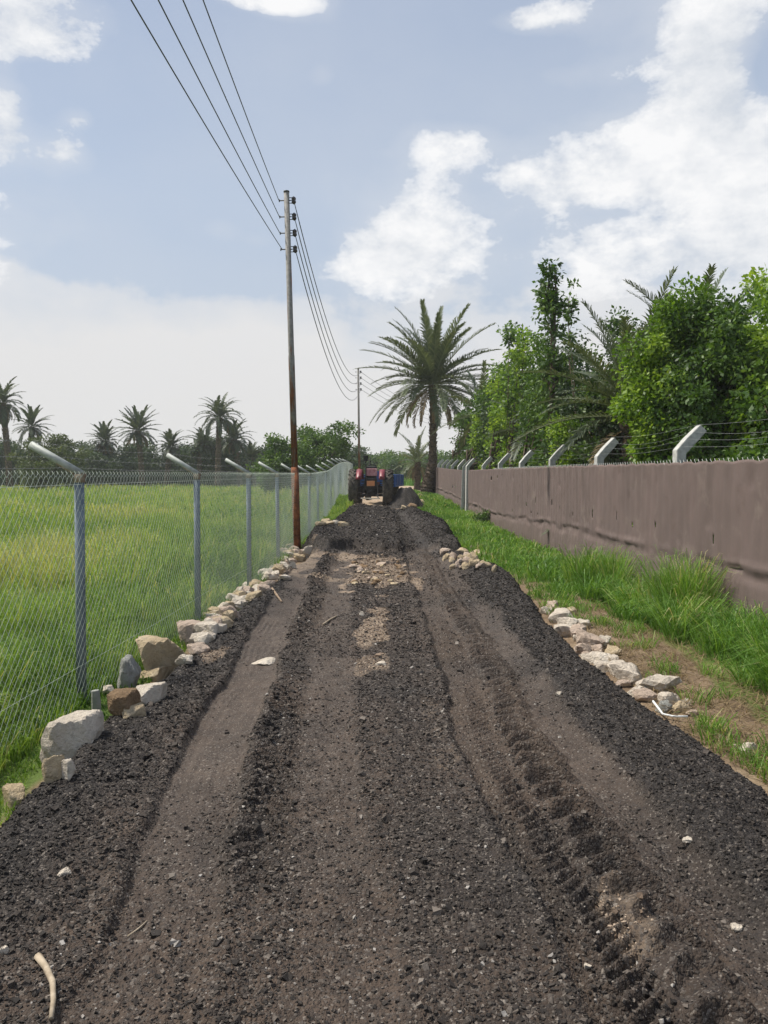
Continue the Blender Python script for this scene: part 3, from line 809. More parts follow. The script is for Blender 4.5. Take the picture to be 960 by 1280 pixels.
big = [
 (94, 917, 72, 58, 'rock_white', 'large whitish boulder half buried by dark gravel before the nearest fence post'),
 (68, 963, 20, 32, 'rock_tan', 'small brown upright stone at the near foot of the large whitish boulder'),
 (85, 963, 20, 24, 'rock_white', 'small pale blocky stone between the large whitish boulder and the black gravel'),
 (14, 998, 34, 24, 'rock_tan', 'yellowish stone in the grass at the left border of the photo'),
 (150, 881, 40, 32, 'rock_brown', 'crumbly brown earth clod just right of the grey stake'),
 (168, 889, 34, 15, 'rock_tan', 'flat tan wedge stone lying on the black gravel below the brown clod'),
 (187, 867, 44, 26, 'rock_white', 'lumpy white stone at the foot of the big tan boulder'),
 (157, 843, 34, 44, 'rock_grey', 'upright grey stone against the wire mesh left of the big tan boulder'),
 (236, 801, 46, 34, 'rock_pink', 'large pinkish boulder right behind the big tan boulder', .22),
 (205, 823, 62, 52, 'rock_tan', 'big tan angular boulder on the left verge between white and pinkish stones', -.05),
 (190, 845, 36, 15, 'rock_tan', 'low tan slab stone under the big tan boulder'),
 (133, 864, 18, 14, 'rock_white', 'little white stone between the grey stake and the upright grey stone'),
]
for r_ in big:
    o = rock(*r_[:6], rz=random.uniform(-.3, .3))
    if len(r_) > 6: o.location.y += r_[6]
# small stake by the nearest post
x, y, z = hit(120, 896)
mb = MB(); h_ = 34 * y / F
mb.tube([(0, 0, -0.1), (0.004, 0, h_ * .5), (-0.003, 0.004, h_)], [.038, .036, .031], 7)
o = mb.build('wooden_stake', M['concrete_old'], None, False, 0.004); o.location = (x, y, z)
tag(o, 'short weathered grey stake standing before the nearest fence post', 'stake')

small_left = [(262, 786, 24, 16), (274, 778, 20, 14), (286, 766, 18, 14), (297, 757, 20, 12), (254, 798, 20, 12), (280, 780, 14, 10), (306, 750, 16, 9), (318, 744, 16, 8),
  (328, 737, 14, 7), (268, 769, 18, 10), (292, 748, 14, 9), (338, 730, 12, 8), (343, 720, 14, 9), (350, 712, 14, 10), (345, 704, 14, 10), (356, 700, 12, 10), (360, 692, 14, 9),
  (351, 691, 12, 9), (366, 706, 10, 8), (372, 698, 12, 9), (380, 692, 10, 7), (340, 711, 10, 7), (362, 686, 10, 8), (376, 684, 10, 7), (354, 722, 12, 7), (347, 696, 10, 8),
  (245, 812, 22, 12), (232, 826, 20, 10)]
for k, (a, b, c_, d_) in enumerate(small_left):
    rock(a, b, c_ * 1.15, d_ * 1.15, ['rock_white', 'rock_tan', 'rock_pink'][k % 3], 'small pale rubble stone in the row at the foot of the wire fence', 'rubble stones along the left verge', sub=ICO3, asp=.9, tilt=.6, rough=.07)
for k in range(78):
    u = random.random()
    rock(np.interp(u, [0, .35, .7, 1], [250, 290, 335, 372]) + random.uniform(-9, 7), np.interp(u, [0, .35, .7, 1], [797, 757, 722, 686]) + random.uniform(-6, 7), random.uniform(11, 25) * (1.3 - .55 * u), random.uniform(6, 13) * (1.25 - .4 * u),
         random.choice(['rock_white', 'rock_white', 'rock_tan', 'rock_pink']), 'small pale rubble stone in the row at the foot of the wire fence', 'rubble stones along the left verge', sub=ICO2, asp=.9, tilt=.7, rough=.08)
for k in range(52):
    u = random.random()
    rock(np.interp(u, [0, .5, 1], [694, 745, 860]) + random.uniform(-9, 12), np.interp(u, [0, .5, 1], [762, 818, 888]) + random.uniform(-6, 6), random.uniform(7, 15), random.uniform(5, 8),
         random.choice(['rock_white', 'rock_white', 'rock_tan', 'rock_pink']), 'pale broken stone in the rubble row right of the black gravel', 'rubble stones along the right verge', sub=ICO2, asp=.9, tilt=.5, rough=.08)
rock(388, 688, 17, 8, 'rock_white', 'pale stone bar pointing to the road beside the pole foot', asp=.5, rz=.6, sub=ICO3)
for k, (a, b) in enumerate([(400, 655), (392, 657), (410, 654), (419, 653), (429, 656), (384, 660), (405, 652)]):
    rock(a, b, 13, 6, ['rock_tan', 'rock_white'][k % 2], 'little pale stone on the far fence verge past the rusty pole', 'pale stones past the pole', sub=ICO2, asp=.9, tilt=.6)

right = [
 (693, 758, 18, 12, 'rock_pink', 'pinkish stone at the far tip of the right hand rubble row'),
 (704, 771, 26, 16, 'rock_white', None), (716, 779, 24, 14, 'rock_white', None), (706, 791, 26, 12, 'rock_white', 'flat pale slab sunk in black gravel at the far end of the right rubble row'),
 (725, 790, 22, 14, 'rock_pink', None), (737, 803, 28, 18, 'rock_pink', 'rounded pinkish stone in the middle of the right rubble row'),
 (747, 824, 34, 10, 'rock_white', 'thin flat slab stone lying in the middle of the right rubble row'),
 (733, 812, 18, 12, 'rock_pink', None), (757, 803, 14, 10, 'rock_white', None), (766, 826, 16, 8, 'rock_white', None), (757, 835, 20, 10, 'rock_white', None),
 (775, 838, 30, 14, 'rock_white', None), (790, 846, 34, 20, 'rock_white', 'wide white chunk next to the tilted slab of the right rubble row'),
 (803, 862, 20, 10, 'rock_white', None), (825, 857, 40, 20, 'rock_white', 'bright tilted slab standing proud near the near end of the right rubble row'),
 (815, 872, 26, 12, 'rock_pink', None), (840, 876, 22, 16, 'rock_white', None), (852, 884, 18, 14, 'rock_tan', 'yellow stone at the near end of the right rubble row'),
 (832, 884, 16, 16, 'rock_grey', None), (866, 892, 16, 8, 'rock_pink', None), (935, 938, 18, 14, 'rock_white', 'lone white stone at the right border between gravel and grass'),
 (885, 910, 14, 6, 'rock_pink', None), (748, 812, 16, 9, 'rock_pink', None), (764, 816, 18, 9, 'rock_tan', None), (712, 764, 14, 9, 'rock_tan', None), (730, 781, 16, 10, 'rock_white', None),
 (782, 855, 18, 9, 'rock_pink', None), (796, 869, 16, 8, 'rock_white', None), (684, 764, 16, 9, 'rock_white', None)]
for k, (a, b, c_, d_, mt, lb) in enumerate(right):
    fl = d_ < 0.45 * c_
    rock(a, b, c_ * 1.1, d_ * 1.1, mt, lb or 'pale broken stone in the rubble row right of the black gravel', None if lb else 'rubble stones along the right verge', sub=ICO3, asp=.9, tilt=.25 if fl else .7, rough=.08)
for (a, b) in [(878, 900), (893, 912), (902, 922), (915, 926), (924, 934), (944, 946), (908, 915), (952, 955)]:
    rock(a, b, random.uniform(7, 13), random.uniform(5, 7), random.choice(['rock_white', 'rock_tan', 'rock_pink']), 'pale broken stone in the rubble row right of the black gravel', 'rubble stones along the right verge', sub=ICO2, asp=.9, tilt=.5, rough=.08)
k = 0
for i in range(46):
    a = random.gauss(0, 1) * .42; b = random.gauss(0, 1) * .42
    if abs(a) > 1 or abs(b) > 1: continue
    rock(586 + a * 36, 699 + b * 17, random.uniform(7, 15), random.uniform(5, 9), random.choice(['rock_tan', 'rock_pink', 'rock_tan']), 'tan stone of the rubble pile beside the right verge', 'stones of the tan rubble pile', sub=ICO2, asp=.9, tilt=.8, rough=.08)
for i in range(34):
    rock(random.uniform(440, 503), random.uniform(703, 730), random.uniform(5, 10), random.uniform(2.5, 5), random.choice(['rock_tan', 'rock_brown', 'rock_pink']), 'flat tan stone pressed into the road in front of the black fill', 'tan stones embedded in mid road', sub=ICO2, asp=.9, tilt=.4)
for i in range(26):
    rock(random.uniform(490, 533), random.uniform(615, 635), random.uniform(6, 12), random.uniform(4, 7), random.choice(['rock_pink', 'rock_brown', 'rock_tan']), 'brown stone of the rubble heap right of the tractor', 'rubble right of the tractor', sub=ICO2, asp=.9, tilt=.8)
for (a, b, c_, d_, lb) in [(330, 828, 30, 6, 'flat pale split stone lying in the left wheel track'), (921, 1161, 13, 8, 'bright white pebble in the right wheel track near the bottom corner'),
                           (452, 768, 8, 6, 'white pebble in the middle of the road beside the twig'), (736, 1208, 8, 6, 'white pebble low on the brown patch right of centre'),
                           (862, 1052, 13, 6, 'pale shard on the inner foot of the right gravel berm'), (4, 1188, 11, 10, 'white pebble at the left border near the bottom'), (77, 1092, 15, 7, 'grey flat stone on the lower left gravel'),
                           (700, 867, 8, 6, 'pale chip on the right gravel berm'), (476, 829, 14, 6, 'pale stone below the tan patch in mid road')]:
    rock(a, b, c_, d_, 'rock_white', lb, sub=ICO3, asp=.9, tilt=.2, sink=.35)
x, y, z = hit(835, 899)
mb = MB(); mb.tube([(-.05, .16, .05), (-.03, .02, .0), (.02, -.03, .0), (.12, -.05, .005)], .008, 8)
o = mb.build('plastic_scrap', M['white_plastic'], None, True); o.location = (x, y, z + .03)
tag(o, 'bent white plastic scrap at the near end of the right rubble row', 'plastic scrap')

def stick(name, pts, rad, mat, label, cat='twig'):
    P = [hit(a, b) for a, b in pts]
    P = np.array(P); P[:, 2] += rad * 0.8
    o0 = P[0].copy()
    mb = MB(); r = np.linspace(rad, rad * .6, len(P)); mb.tube(P - o0, r, 7)
    o = mb.build(name, mat, None, True); o.location = o0
    return tag(o, label, cat)
stick('stick', [(47, 1200), (58, 1214), (66, 1232), (67, 1255), (64, 1279)], .012, M['twig'], 'curved pale stick in the bottom left corner of the road', 'stick')
stick('twig', [(160, 1172), (172, 1163), (184, 1152)], .004, M['twig'], 'thin straw coloured twig above the curved stick at lower left')
stick('twig', [(404, 782), (412, 776), (421, 771)], .012, M['twig'], 'grey twig lying in mid road beside a white pebble')
stick('twig', [(340, 737), (346, 745), (352, 754)], .018, M['wood'], 'short dark stick on the left verge below the pole')

# heap of black fill beside the tractor
def heap(px, py, Y, rx, ry, h, mat, label, seed):
    p = at(px, py, Y)
    u = np.linspace(-1, 1, 46); X, Y_ = np.meshgrid(u, u)
    d = np.sqrt(X ** 2 + Y_ ** 2)
    Z = h * (1 - sstep(0, 1.0, d + .25 * fbm(X * 2 + seed, Y_ * 2, 3, seed))) + .09 * fbm(X * 6, Y_ * 6, 3, seed + 1) - .08
    V = np.stack([X * rx, Y_ * ry, Z], -1).reshape(-1, 3)
    i = np.arange(45)[:, None] * 46; j = np.arange(45)[None]
    q = np.stack([i + j, i + j + 1, i + 47 + j, i + 46 + j], -1).reshape(-1, 4)
    me = mesh_np('gravel_heap', V, [q], mat, {'tan': ('POINT', np.zeros(len(V))), 'trk': ('POINT', np.zeros(len(V))), 'brown': ('POINT', np.zeros(len(V)))}, True)
    o = link('gravel_heap', me); o.location = (p[0], Y, float(G(p[0], Y)))
    return tag(o, label, 'heap')
heap(507, 620, 31.4, 1.2, 1.7, 1.0, M['road'], 'heap of black fill right of the red tractor', 5)

# ------------------------------------------------------------------ left wire fence
def fx(y): return np.interp(y, [0, 2.8, 5.83, 9.09, 12, 15, 20, 30, 36, 48, 70], [-2.50, -2.50, -2.42, -2.31, -2.19, -2.14, -2.12, -2.15, -2.2, -2.15, -2.4])
post_y = [2.75, 5.83, 9.09, 11.95, 14.9] + [17.9 + 3 * k for k in range(12)]
fence = empty('chain_link_fence', (0, 0, 0))
tag(fence, 'tall chain link fence with blue grey posts and tilted arms between field and road', 'fence')
FH = 1.81
def fz(y): return float(G(fx(y), y)) * 0 + float(-0.26 + rise_all(np.array(-2.2), np.array(float(y))))
post0 = arm0 = None
tops = []
def mk_post():
    mb = MB(); mb.tube([(0, 0, -.15), (0, 0, FH * .5), (0, 0, FH)], .038, 14)
    p = mb.build('post', M['post_blue'], None, True)
    mb = MB(); mb.tube([(0, 0, -.02), (0, 0, .045)], .043, 14)
    c_ = mb.build('post_cap', M['arm_brown'], p, True); c_.location = (0, 0, FH)
    mb = MB(); mb.tube([(0.02, 0, .045), (-.175, 0, .16), (-.37, 0, .275)], .031, 14)
    a_ = mb.build('arm', M['arm'], p, True); a_.location = (0, 0, FH)
    mb = MB(); mb.tube([(0.04, 0, .025), (-.16, 0, .142)], .027, 10)
    b_ = mb.build('arm_underside', M['arm_brown'], p, True); b_.location = (0, 0, FH - .002)  # brown underside of the arm's inner half, a slimmer tube set below
    return p
for k, yy in enumerate(post_y):
    if k == 0:
        p = mk_post(); p.parent = fence; post0 = p
    else:
        p = dup(post0, parent=fence)
    p.location = (fx(yy), yy, fz(yy))
    q = random.Random(k)
    p.rotation_euler = (q.uniform(-.012, .012), q.uniform(-.01, .01), q.uniform(-.12, .12))
def strands(y0, y1, pitch=0.076, r=0.0017, name='wire_mesh'):
    x0, x1, z0, z1 = fx(y0) + .046, fx(y1) + .046, fz(y0), fz(y1)
    L = y1 - y0; H = FH + .03; k = 1.18
    Vs, Fs = [], []
    segs = []
    for sgn in (1, -1):
        s0 = -H / k if sgn > 0 else 0
        s = s0
        while s < (L if sgn > 0 else L + H / k):
            a, b = 0.03, H
            # s(t)= s + sgn*t/k
            ts = [a, b]
            if sgn > 0:
                lo = max(a, (0 - s) * k); hi = min(b, (L - s) * k)
            else:
                lo = max(a, (s - L) * k); hi = min(b, s * k)
            if hi > lo + .02:
                segs.append((s + sgn * lo / k, lo, s + sgn * hi / k, hi, sgn))
            s += pitch
    S = np.array(segs)
    def pt(s, t, off):
        f = s / L
        bow = 0.025 * np.sin(PI * f) * np.sin(1 + 2.3 * t + y0)
        return np.stack([x0 + (x1 - x0) * f + off + bow, y0 + s, z0 + (z1 - z0) * f + t], -1)
    nseg = 4
    mb = MB()
    tl = np.linspace(0, 1, nseg + 1)
    off = S[:, 4] * 0.0022
    for i in range(nseg):
        A = pt(S[:, 0] + (S[:, 2] - S[:, 0]) * tl[i], S[:, 1] + (S[:, 3] - S[:, 1]) * tl[i], off)
        Bq = pt(S[:, 0] + (S[:, 2] - S[:, 0]) * tl[i + 1], S[:, 1] + (S[:, 3] - S[:, 1]) * tl[i + 1], off)
        D = Bq - A; D /= np.linalg.norm(D, axis=1)[:, None]
        u = np.array([1.0, 0, 0]); w = np.cross(D, u)
        n_ = len(A)
        V = np.stack([A + r * u, A - r * .5 * u + r * .87 * w, A - r * .5 * u - r * .87 * w, Bq + r * u, Bq - r * .5 * u + r * .87 * w, Bq - r * .5 * u - r * .87 * w], 1)
        f = np.arange(n_)[:, None, None] * 6 + np.array([[0, 1, 4, 3], [1, 2, 5, 4], [2, 0, 3, 5]])[None]
        mb.add(V.reshape(-1, 3), f.reshape(-1, 4))
    # twisted barbs on the top edge
    s = 0.02
    while s < L:
        p0 = pt(np.array([s]), np.array([H - .005]), 0)[0]
        dirs = [(.010, .016, .045), (-.008, -.014, .040)]
        for dx, dy, dz in dirs:
            mb.tube([p0, p0 + np.array([dx, dy, dz * .6]), p0 + np.array([dx * -.6, dy * 1.8, dz])], [r * 1.6, r * 1.6, r * .8], 4)
        s += pitch
    for tt in (0.35, FH * .98):
        q = np.linspace(0, L, 6); mb.tube(pt(q, np.full(6, tt), -.006), .0016, 4)
    return mb.build(name, M['wire'], fence)
py_ = [-0.4] + post_y
for a, b in zip(py_[:-1], py_[1:]): strands(a, b, r=0.0015 if a < 8 else 0.0018)
for j in range(3):
    mb = MB(); pts = []
    fr = (.06, .42, .93)[j]
    for a, b in zip(post_y[:-1], post_y[1:]):
        for u in np.linspace(0, 1, 7)[:-1]:
            yv = a + (b - a) * u
            pts.append((fx(yv) - .37 * fr, yv, fz(a) * (1 - u) + fz(b) * u + FH + .055 + .235 * fr + .028 - .018 * math.sin(PI * u) * (1 + .3 * j)))
    mb.tube(pts, .0011, 4)
    for a in range(0, len(pts) - 1):
        for u in np.linspace(0, 1, 5)[:-1]:
            p = np.array(pts[a]) * (1 - u) + np.array(pts[a + 1]) * u
            if p[1] > 11: break
            mb.tube([p + (-.008, 0, -.010), p + (.008, .004, .010)], .0010, 3)
    mb.build('barbed_wire', M['barb'], fence)

# ------------------------------------------------------------------ right wall: cladding over a wire fence
WH_Y = [0, 7.5, 15, 31.5, 38, 46]
def wz(y): return -0.24 + float(rise_all(np.array(3.5), np.array(float(y))))
def wtop(y): return np.interp(y, [0, 7.5, 20, 31.5, 38, 46], [1.745, 1.750, 1.755, 1.742, 1.85, 2.02])
wall = empty('clad_fence', (0, 0, 0))
tag(wall, 'long fence clad in dusty brown sheeting with cranked concrete posts', 'fence')
def cladding(y0, y1, holes, name='cladding', step=0.03):
    ys = np.arange(y0, y1, step); nz = 58
    u = np.linspace(0, 1, nz)
    Yg, U = np.meshgrid(ys, u, indexing='ij')
    top = wtop(Yg) + .010 * fbm(Yg * 3, 0 * Yg, 3, 62) - .018 * np.abs(np.sin(Yg * PI / .42 + 2 * vn(Yg * .8, 0, 3))) ** 6
    bot = -0.30 + rise_all(3.5 + 0 * Yg, Yg)
    Zg = bot + (top - bot) * U
    X = wallx(Yg)
    tied = np.exp(-((1 - U) / .09) ** 2)
    X = X - .020 * fbm(Yg * 1.1, Zg * .9, 4, 63) + .012 * tied * np.sin(Yg * 2 * PI / .42 + 3 * vn(Yg * 1.5, 0, 4))
    X = X + .0042 * np.sin(Yg * 2 * PI / .21 + 3.0 * vn(Yg * 2, Zg * .9, 5)) * (.4 + U) + .006 * fbm(Yg * 4, Zg * 3, 3, 71)
    hc = 0.84 + .07 * fbm(Yg * .9, 1, 3, 64) - 0.28 * sstep(14, 26, Yg)      # the sagging crease low on the sheet
    zc = Zg - (bot + hc)
    X = X + .05 * np.exp(-(zc / .030) ** 2) * np.clip(.12 + 1.3 * fbm(Yg * 2.6, 2, 3, 68), 0, 1) - .022 * np.exp(-((zc - .05) / .035) ** 2) * np.clip(.5 + 2.2 * fbm(Yg * 2.2, 4, 3, 72), 0, 1.3) * (.4 + 1.4 * np.clip(.5 + fbm(Yg * 2.4, 2, 3, 65), 0, 1)) + .028 * np.exp(-((zc + .07) / .05) ** 2) * (.5 + fbm(Yg * 2.6, 6, 3, 66))
    X = X - .035 * np.clip(-zc, 0, .4) 
    # dents
    X = X + .016 * np.clip(fbm(Yg * 5, Zg * 4, 2, 67) - .36, 0, 1) * 3
    V = np.stack([X, Yg, Zg], -1).reshape(-1, 3)
    ny = len(ys)
    i = np.arange(ny - 1)[:, None] * nz; j = np.arange(nz - 1)[None]
    q = np.stack([i + j, i + j + 1, i + nz + j + 1, i + nz + j], -1)
    keep = np.ones((ny - 1, nz - 1), bool)
    for (hy, hz, ch, hw) in holes:
        a = int((hy - y0) / step)
        if a < 0 or a >= ny - 2: continue
        dz = (np.interp(hy, ys, top[:, 0]) - np.interp(hy, ys, bot[:, 0] if bot.ndim > 1 else bot)) / (nz - 1)
        b = int((hz - np.interp(hy, ys, bot[:, 0])) / dz)
        keep[a:a + hw, max(b, 0):b + ch] = False
    me = mesh_np(name, V, [q[keep]], M['cloth'], None, True)
    o = link(name, me, wall)
    s_ = o.modifiers.new('thickness', 'SOLIDIFY'); s_.thickness = 0.003; s_.offset = 1
    return o
holes = []
for (px, py, ch, hw) in [(893, 677, 3, 1), (790, 658, 2, 1), (819, 657, 2, 1), (771, 650, 4, 1), (741, 645, 4, 1), (716, 645, 2, 1), (690, 630, 3, 2), (670, 628, 4, 2), (648, 628, 5, 2), (658, 632, 2, 2), (626, 621, 2, 2), (608, 618, 4, 2), (641, 640, 2, 2), (595, 617, 2, 2), (615, 600, 3, 8), (622, 596, 2, 4), (628, 594, 1, 4), (618, 603, 1, 3), (700, 636, 2, 1), (664, 640, 1, 2), (672, 643, 1, 2)]:
    d = ray(px, py)
    ysol = np.linspace(5, 45, 4000); X_ = d[0] / d[1] * ysol
    k = np.argmin(np.abs(X_ - wallx(ysol))); yv = ysol[k]
    holes.append((yv, CAM[2] + d[2] / d[1] * yv, ch, hw))
cladding(1.2, 31.35, holes)
cladding(31.85, 46.5, [(36, .9, 4, 3), (41, .8, 3, 3)], step=.06)
# zigzag of the wire fence above the sheeting
mb = MB()
yv = 1.3
while yv < 24:
    z0 = float(wtop(yv)); x0 = float(wallx(yv)) + .02
    s = .105
    mb.tube([(x0, yv, z0 - .04), (x0, yv + s * .5, z0 + .026), (x0, yv + s, z0 - .04)], .0032, 4)
    yv += s
mb.build('wire_mesh_top', M['barb'], wall)
# posts
pp = [(848, 575, 872, 538), (755, 580, 769, 551), (690, 583, 706, 559)]
wp_y = [3.2, 6.5, 9.92, 13.25, 16.6, 20.0, 23.4, 26.9, 30.3, 31.55, 34.5, 37.2, 39.6, 42, 44.5]
def mk_conc():
    mb = MB()
    w_, d_ = .070, .078
    prof = [(0, -2.05), (0, 0.09), (.12, .23), (.29, .41)]
    sec = []
    for k, (x, z) in enumerate(prof):
        ang = 0 if k == 0 else (PI / 8 if k == 1 else PI / 4)
        ww = w_ * (1 if k < 3 else .9)
        for sx_, sy in ((-1, -1), (1, -1), (1, 1), (-1, 1)):
            sec.append((x + sx_ * ww * math.cos(ang), sy * d_ * (1 if k < 3 else .9), z - sx_ * ww * math.sin(ang)))
    Fq = []
    for k in range(3):
        for j in range(4):
            a = k * 4 + j; b = k * 4 + (j + 1) % 4
            Fq.append((a, b, b + 4, a + 4))
    Fq += [(3, 2, 1, 0), (12, 13, 14, 15)]
    mb.add(sec, Fq)
    return mb.build('post', M['concrete'], wall, False, .012)
p0 = None
for k, yv in enumerate(wp_y):
    if p0 is None: p = p0 = mk_conc()
    else: p = dup(p0, parent=wall)
    q = random.Random(k + 50)
    p.location = (float(wallx(yv)) + .13, yv, float(wtop(yv)) + q.uniform(-.01, .02) + .03)
    p.rotation_euler = (q.uniform(-.03, .03), q.uniform(-.03, .03), q.uniform(-.15, .15))
    if 30 < yv < 32: p.location.x -= .16
for j in range(4):
    mb = MB(); pts = []
    fr = (.12, .42, .70, .97)[j]
    for a, b in zip(wp_y[:-1], wp_y[1:]):
        for u in np.linspace(0, 1, 7)[:-1]:
            yv = a + (b - a) * u
            pts.append((float(wallx(yv)) + .13 + .24 * fr, yv, float(wtop(yv)) + .12 + .34 * fr + .05 - .05 * math.sin(PI * u) * (1 + .5 * ((j * 7 + int(a)) % 3))))
    mb.tube(pts, .0015, 4)
    mb.build('barbed_wire', M['barb'], wall)

# ------------------------------------------------------------------ power line
poleX, poleY = -2.03, 17.2
lean = 0.14
def mk_pole():
    root = empty('utility_pole', (poleX, poleY, 0))
    H = 8.0
    mb = MB(); mb.tube([(0, 0, -.3), (0, 0, 1.75)], .088, 16); mb.build('base_sleeve', M['rust'], root, True)
    mb = MB(); mb.tube([(0, 0, 1.7), (0, 0, 4.3), (0, 0, 4.34), (0, 0, H)], [.074, .072, .066, .062], 16); mb.build('shaft', M['pole'], root, True)
    mb = MB(); mb.tube([(0, 0, H), (0, 0, H + .03)], .068, 16); mb.build('cap', M['steel_dark'], root, True)
    for k in range(4):
        z = H - .18 - .365 * k
        mb = MB(); mb.tube([(-.17, 0, z), (.09, 0, z)], .012, 6); mb.tube([(-.17, 0, z - .03), (-.17, 0, z + .03)], .012, 6)
        mb.tube([(.06, 0, z + .06), (.20, 0, z + .06)], .009, 6); mb.tube([(.06, 0, z - .06), (.20, 0, z - .06)], .009, 6); mb.tube([(.16, 0, z - .09), (.16, 0, z + .09)], .010, 6)
        br = mb.build('bracket', M['steel_dark'], root, True)
        mb = MB(); mb.tube([(.16, 0, z - .075), (.16, 0, z - .05), (.16, 0, z - .015), (.16, 0, z), (.16, 0, z + .015), (.16, 0, z + .05), (.16, 0, z + .075)], [.03, .052, .05, .034, .05, .052, .03], 14)
        mb.build('insulator', M['porcelain'], root, True)
    return root
pole = mk_pole()
pole.rotation_euler = (0, -0.024, 0)
tag(pole, 'tall nearest utility pole with grey paint and a rusty red foot', 'utility pole', 'utility poles')
pole2 = dup(pole, (-1.55, 47, .18), None, None, 'distant thin utility pole behind the tractor')
pole2.rotation_euler = (0, -.01, 0)
pole3 = dup(pole, (9.5, 84, .1), None, None, 'farthest utility pole, standing among the trees right of the date palm')
pole3.rotation_euler = (0, 0, 0)
def ins(root, k):
    z = 8.0 - .18 - .365 * k
    m = Matrix.Translation(root.location) @ root.rotation_euler.to_matrix().to_4x4()
    return np.array(m @ Vector((.16, -.0, z)))
names = ['topmost', 'second', 'third', 'lowest']
for k in range(4):
    A = ins(pole, k); Bp = ins(pole2, k); Cp = ins(pole3, k)
    A0 = A + np.array([-.34 if k < 3 else -.30, 0, .0])
    start = np.array([-1.45 - .50 * k, -24, A[2] + .2])
    pts = []
    for u in np.linspace(0, 1, 40): p = start * (1 - u) + A0 * u; pts.append(p + np.array([0, 0, -.75 * 4 * u * (1 - u)]))
    pts.append((A0 + A) / 2 + (0, .0, .0))
    for u in np.linspace(0, 1, 30): p = A * (1 - u) + Bp * u; pts.append(p + np.array([0, 0, -(1.55 + .08 * k) * 4 * u * (1 - u)]))
    for u in np.linspace(0, 1, 30)[1:]: p = Bp * (1 - u) + Cp * u; pts.append(p + np.array([0, 0, -.9 * 4 * u * (1 - u)]))
    mb = MB(); P = np.array(pts)
    mb.tube(P, np.where(P[:, 1] < 17.5, .0085, .012), 5)
    o = mb.build('power_cable', M['cable'], None, True)
    tag(o, f'{names[k]} of the four power cables strung along the poles', 'cable', 'power cables')

# ------------------------------------------------------------------ palms
def frond_np(L, az, e0, droop, nl, lw, ll, twist=0.0, vang=0.6, seed=0, segs=12, sidebend=0.0):
    r = np.random.default_rng(seed)
    s = np.linspace(0, 1, segs + 1)
    e = e0 - droop * s ** 1.35
    a = az + sidebend * s
    d = np.stack([np.cos(e) * np.cos(a), np.cos(e) * np.sin(a), np.sin(e)], -1)
    P = np.concatenate([[[0, 0, 0]], np.cumsum(d[:-1] * (L / segs), axis=0)])
    mb = MB()
    V, Fq = tube_np(P, np.linspace(.032, .006, segs + 1) * L / 4, 4)
    mb.add(V, Fq, .75)
    t_ = np.linspace(.13, .99, nl)
    C = np.stack([np.interp(t_, s, P[:, k]) for k in range(3)], -1)
    D = np.stack([np.interp(t_, s, d[:, k]) for k in range(3)], -1); D /= np.linalg.norm(D, axis=1)[:, None]
    side = np.cross(D, [0, 0, 1.0]); side /= np.linalg.norm(side, axis=1)[:, None] + 1e-9
    up = np.cross(side, D)
    Ls = ll * np.minimum(1, (t_ / .25) ** .6) * (1 - .62 * np.clip((t_ - .45) / .55, 0, 1) ** 1.3)
    for sg in (1, -1):
        n_ = nl
        va = vang + .25 * r.standard_normal(n_) * .6
        fwd = .55 + .45 * t_ + .1 * r.standard_normal(n_)
        lat = np.cos(va)[:, None] * side * sg + np.sin(va)[:, None] * up
        dr = D * np.sin(fwd)[:, None] + lat * np.cos(fwd)[:, None]
        dr /= np.linalg.norm(dr, axis=1)[:, None]
        l_ = Ls * (.85 + .3 * r.random(n_))
        mid = C + dr * (l_ * .55)[:, None]
        tip = C + dr * l_[:, None] + np.array([0, 0, -1.0]) * (l_ * (.10 + .18 * r.random(n_)))[:, None]
        w_ = np.cross(dr, up); w_ /= np.linalg.norm(w_, axis=1)[:, None] + 1e-9
        ww = lw * (.8 + .4 * r.random(n_))[:, None]
        V = np.stack([C - w_ * ww * .35, C + w_ * ww * .35, mid + w_ * ww * .5, mid - w_ * ww * .5, tip], 1).reshape(-1, 3)
        k = np.arange(n_)[:, None] * 5
        rn = np.clip(.45 + .18 * r.standard_normal(n_) + (r.random() - .5) * .25, 0, .88)
        mb.add(V, [k + np.array([0, 1, 2, 3])], rn)
        mb.n -= len(V); mb.V.pop()
        mb.add(V, [k + np.array([3, 2, 4])], rn)
    return mb

def merge(mbs):
    out = MB()
    for m_, off in mbs:
        for k in m_.F:
            out.F.setdefault(k, []).extend([f + out.n for f in m_.F[k]])
            out.r.setdefault(k, []).extend(m_.r[k]); out.mi.setdefault(k, []).extend(m_.mi[k])
        out.V.extend([v + np.array(off) for v in m_.V]); out.n += m_.n
    return out

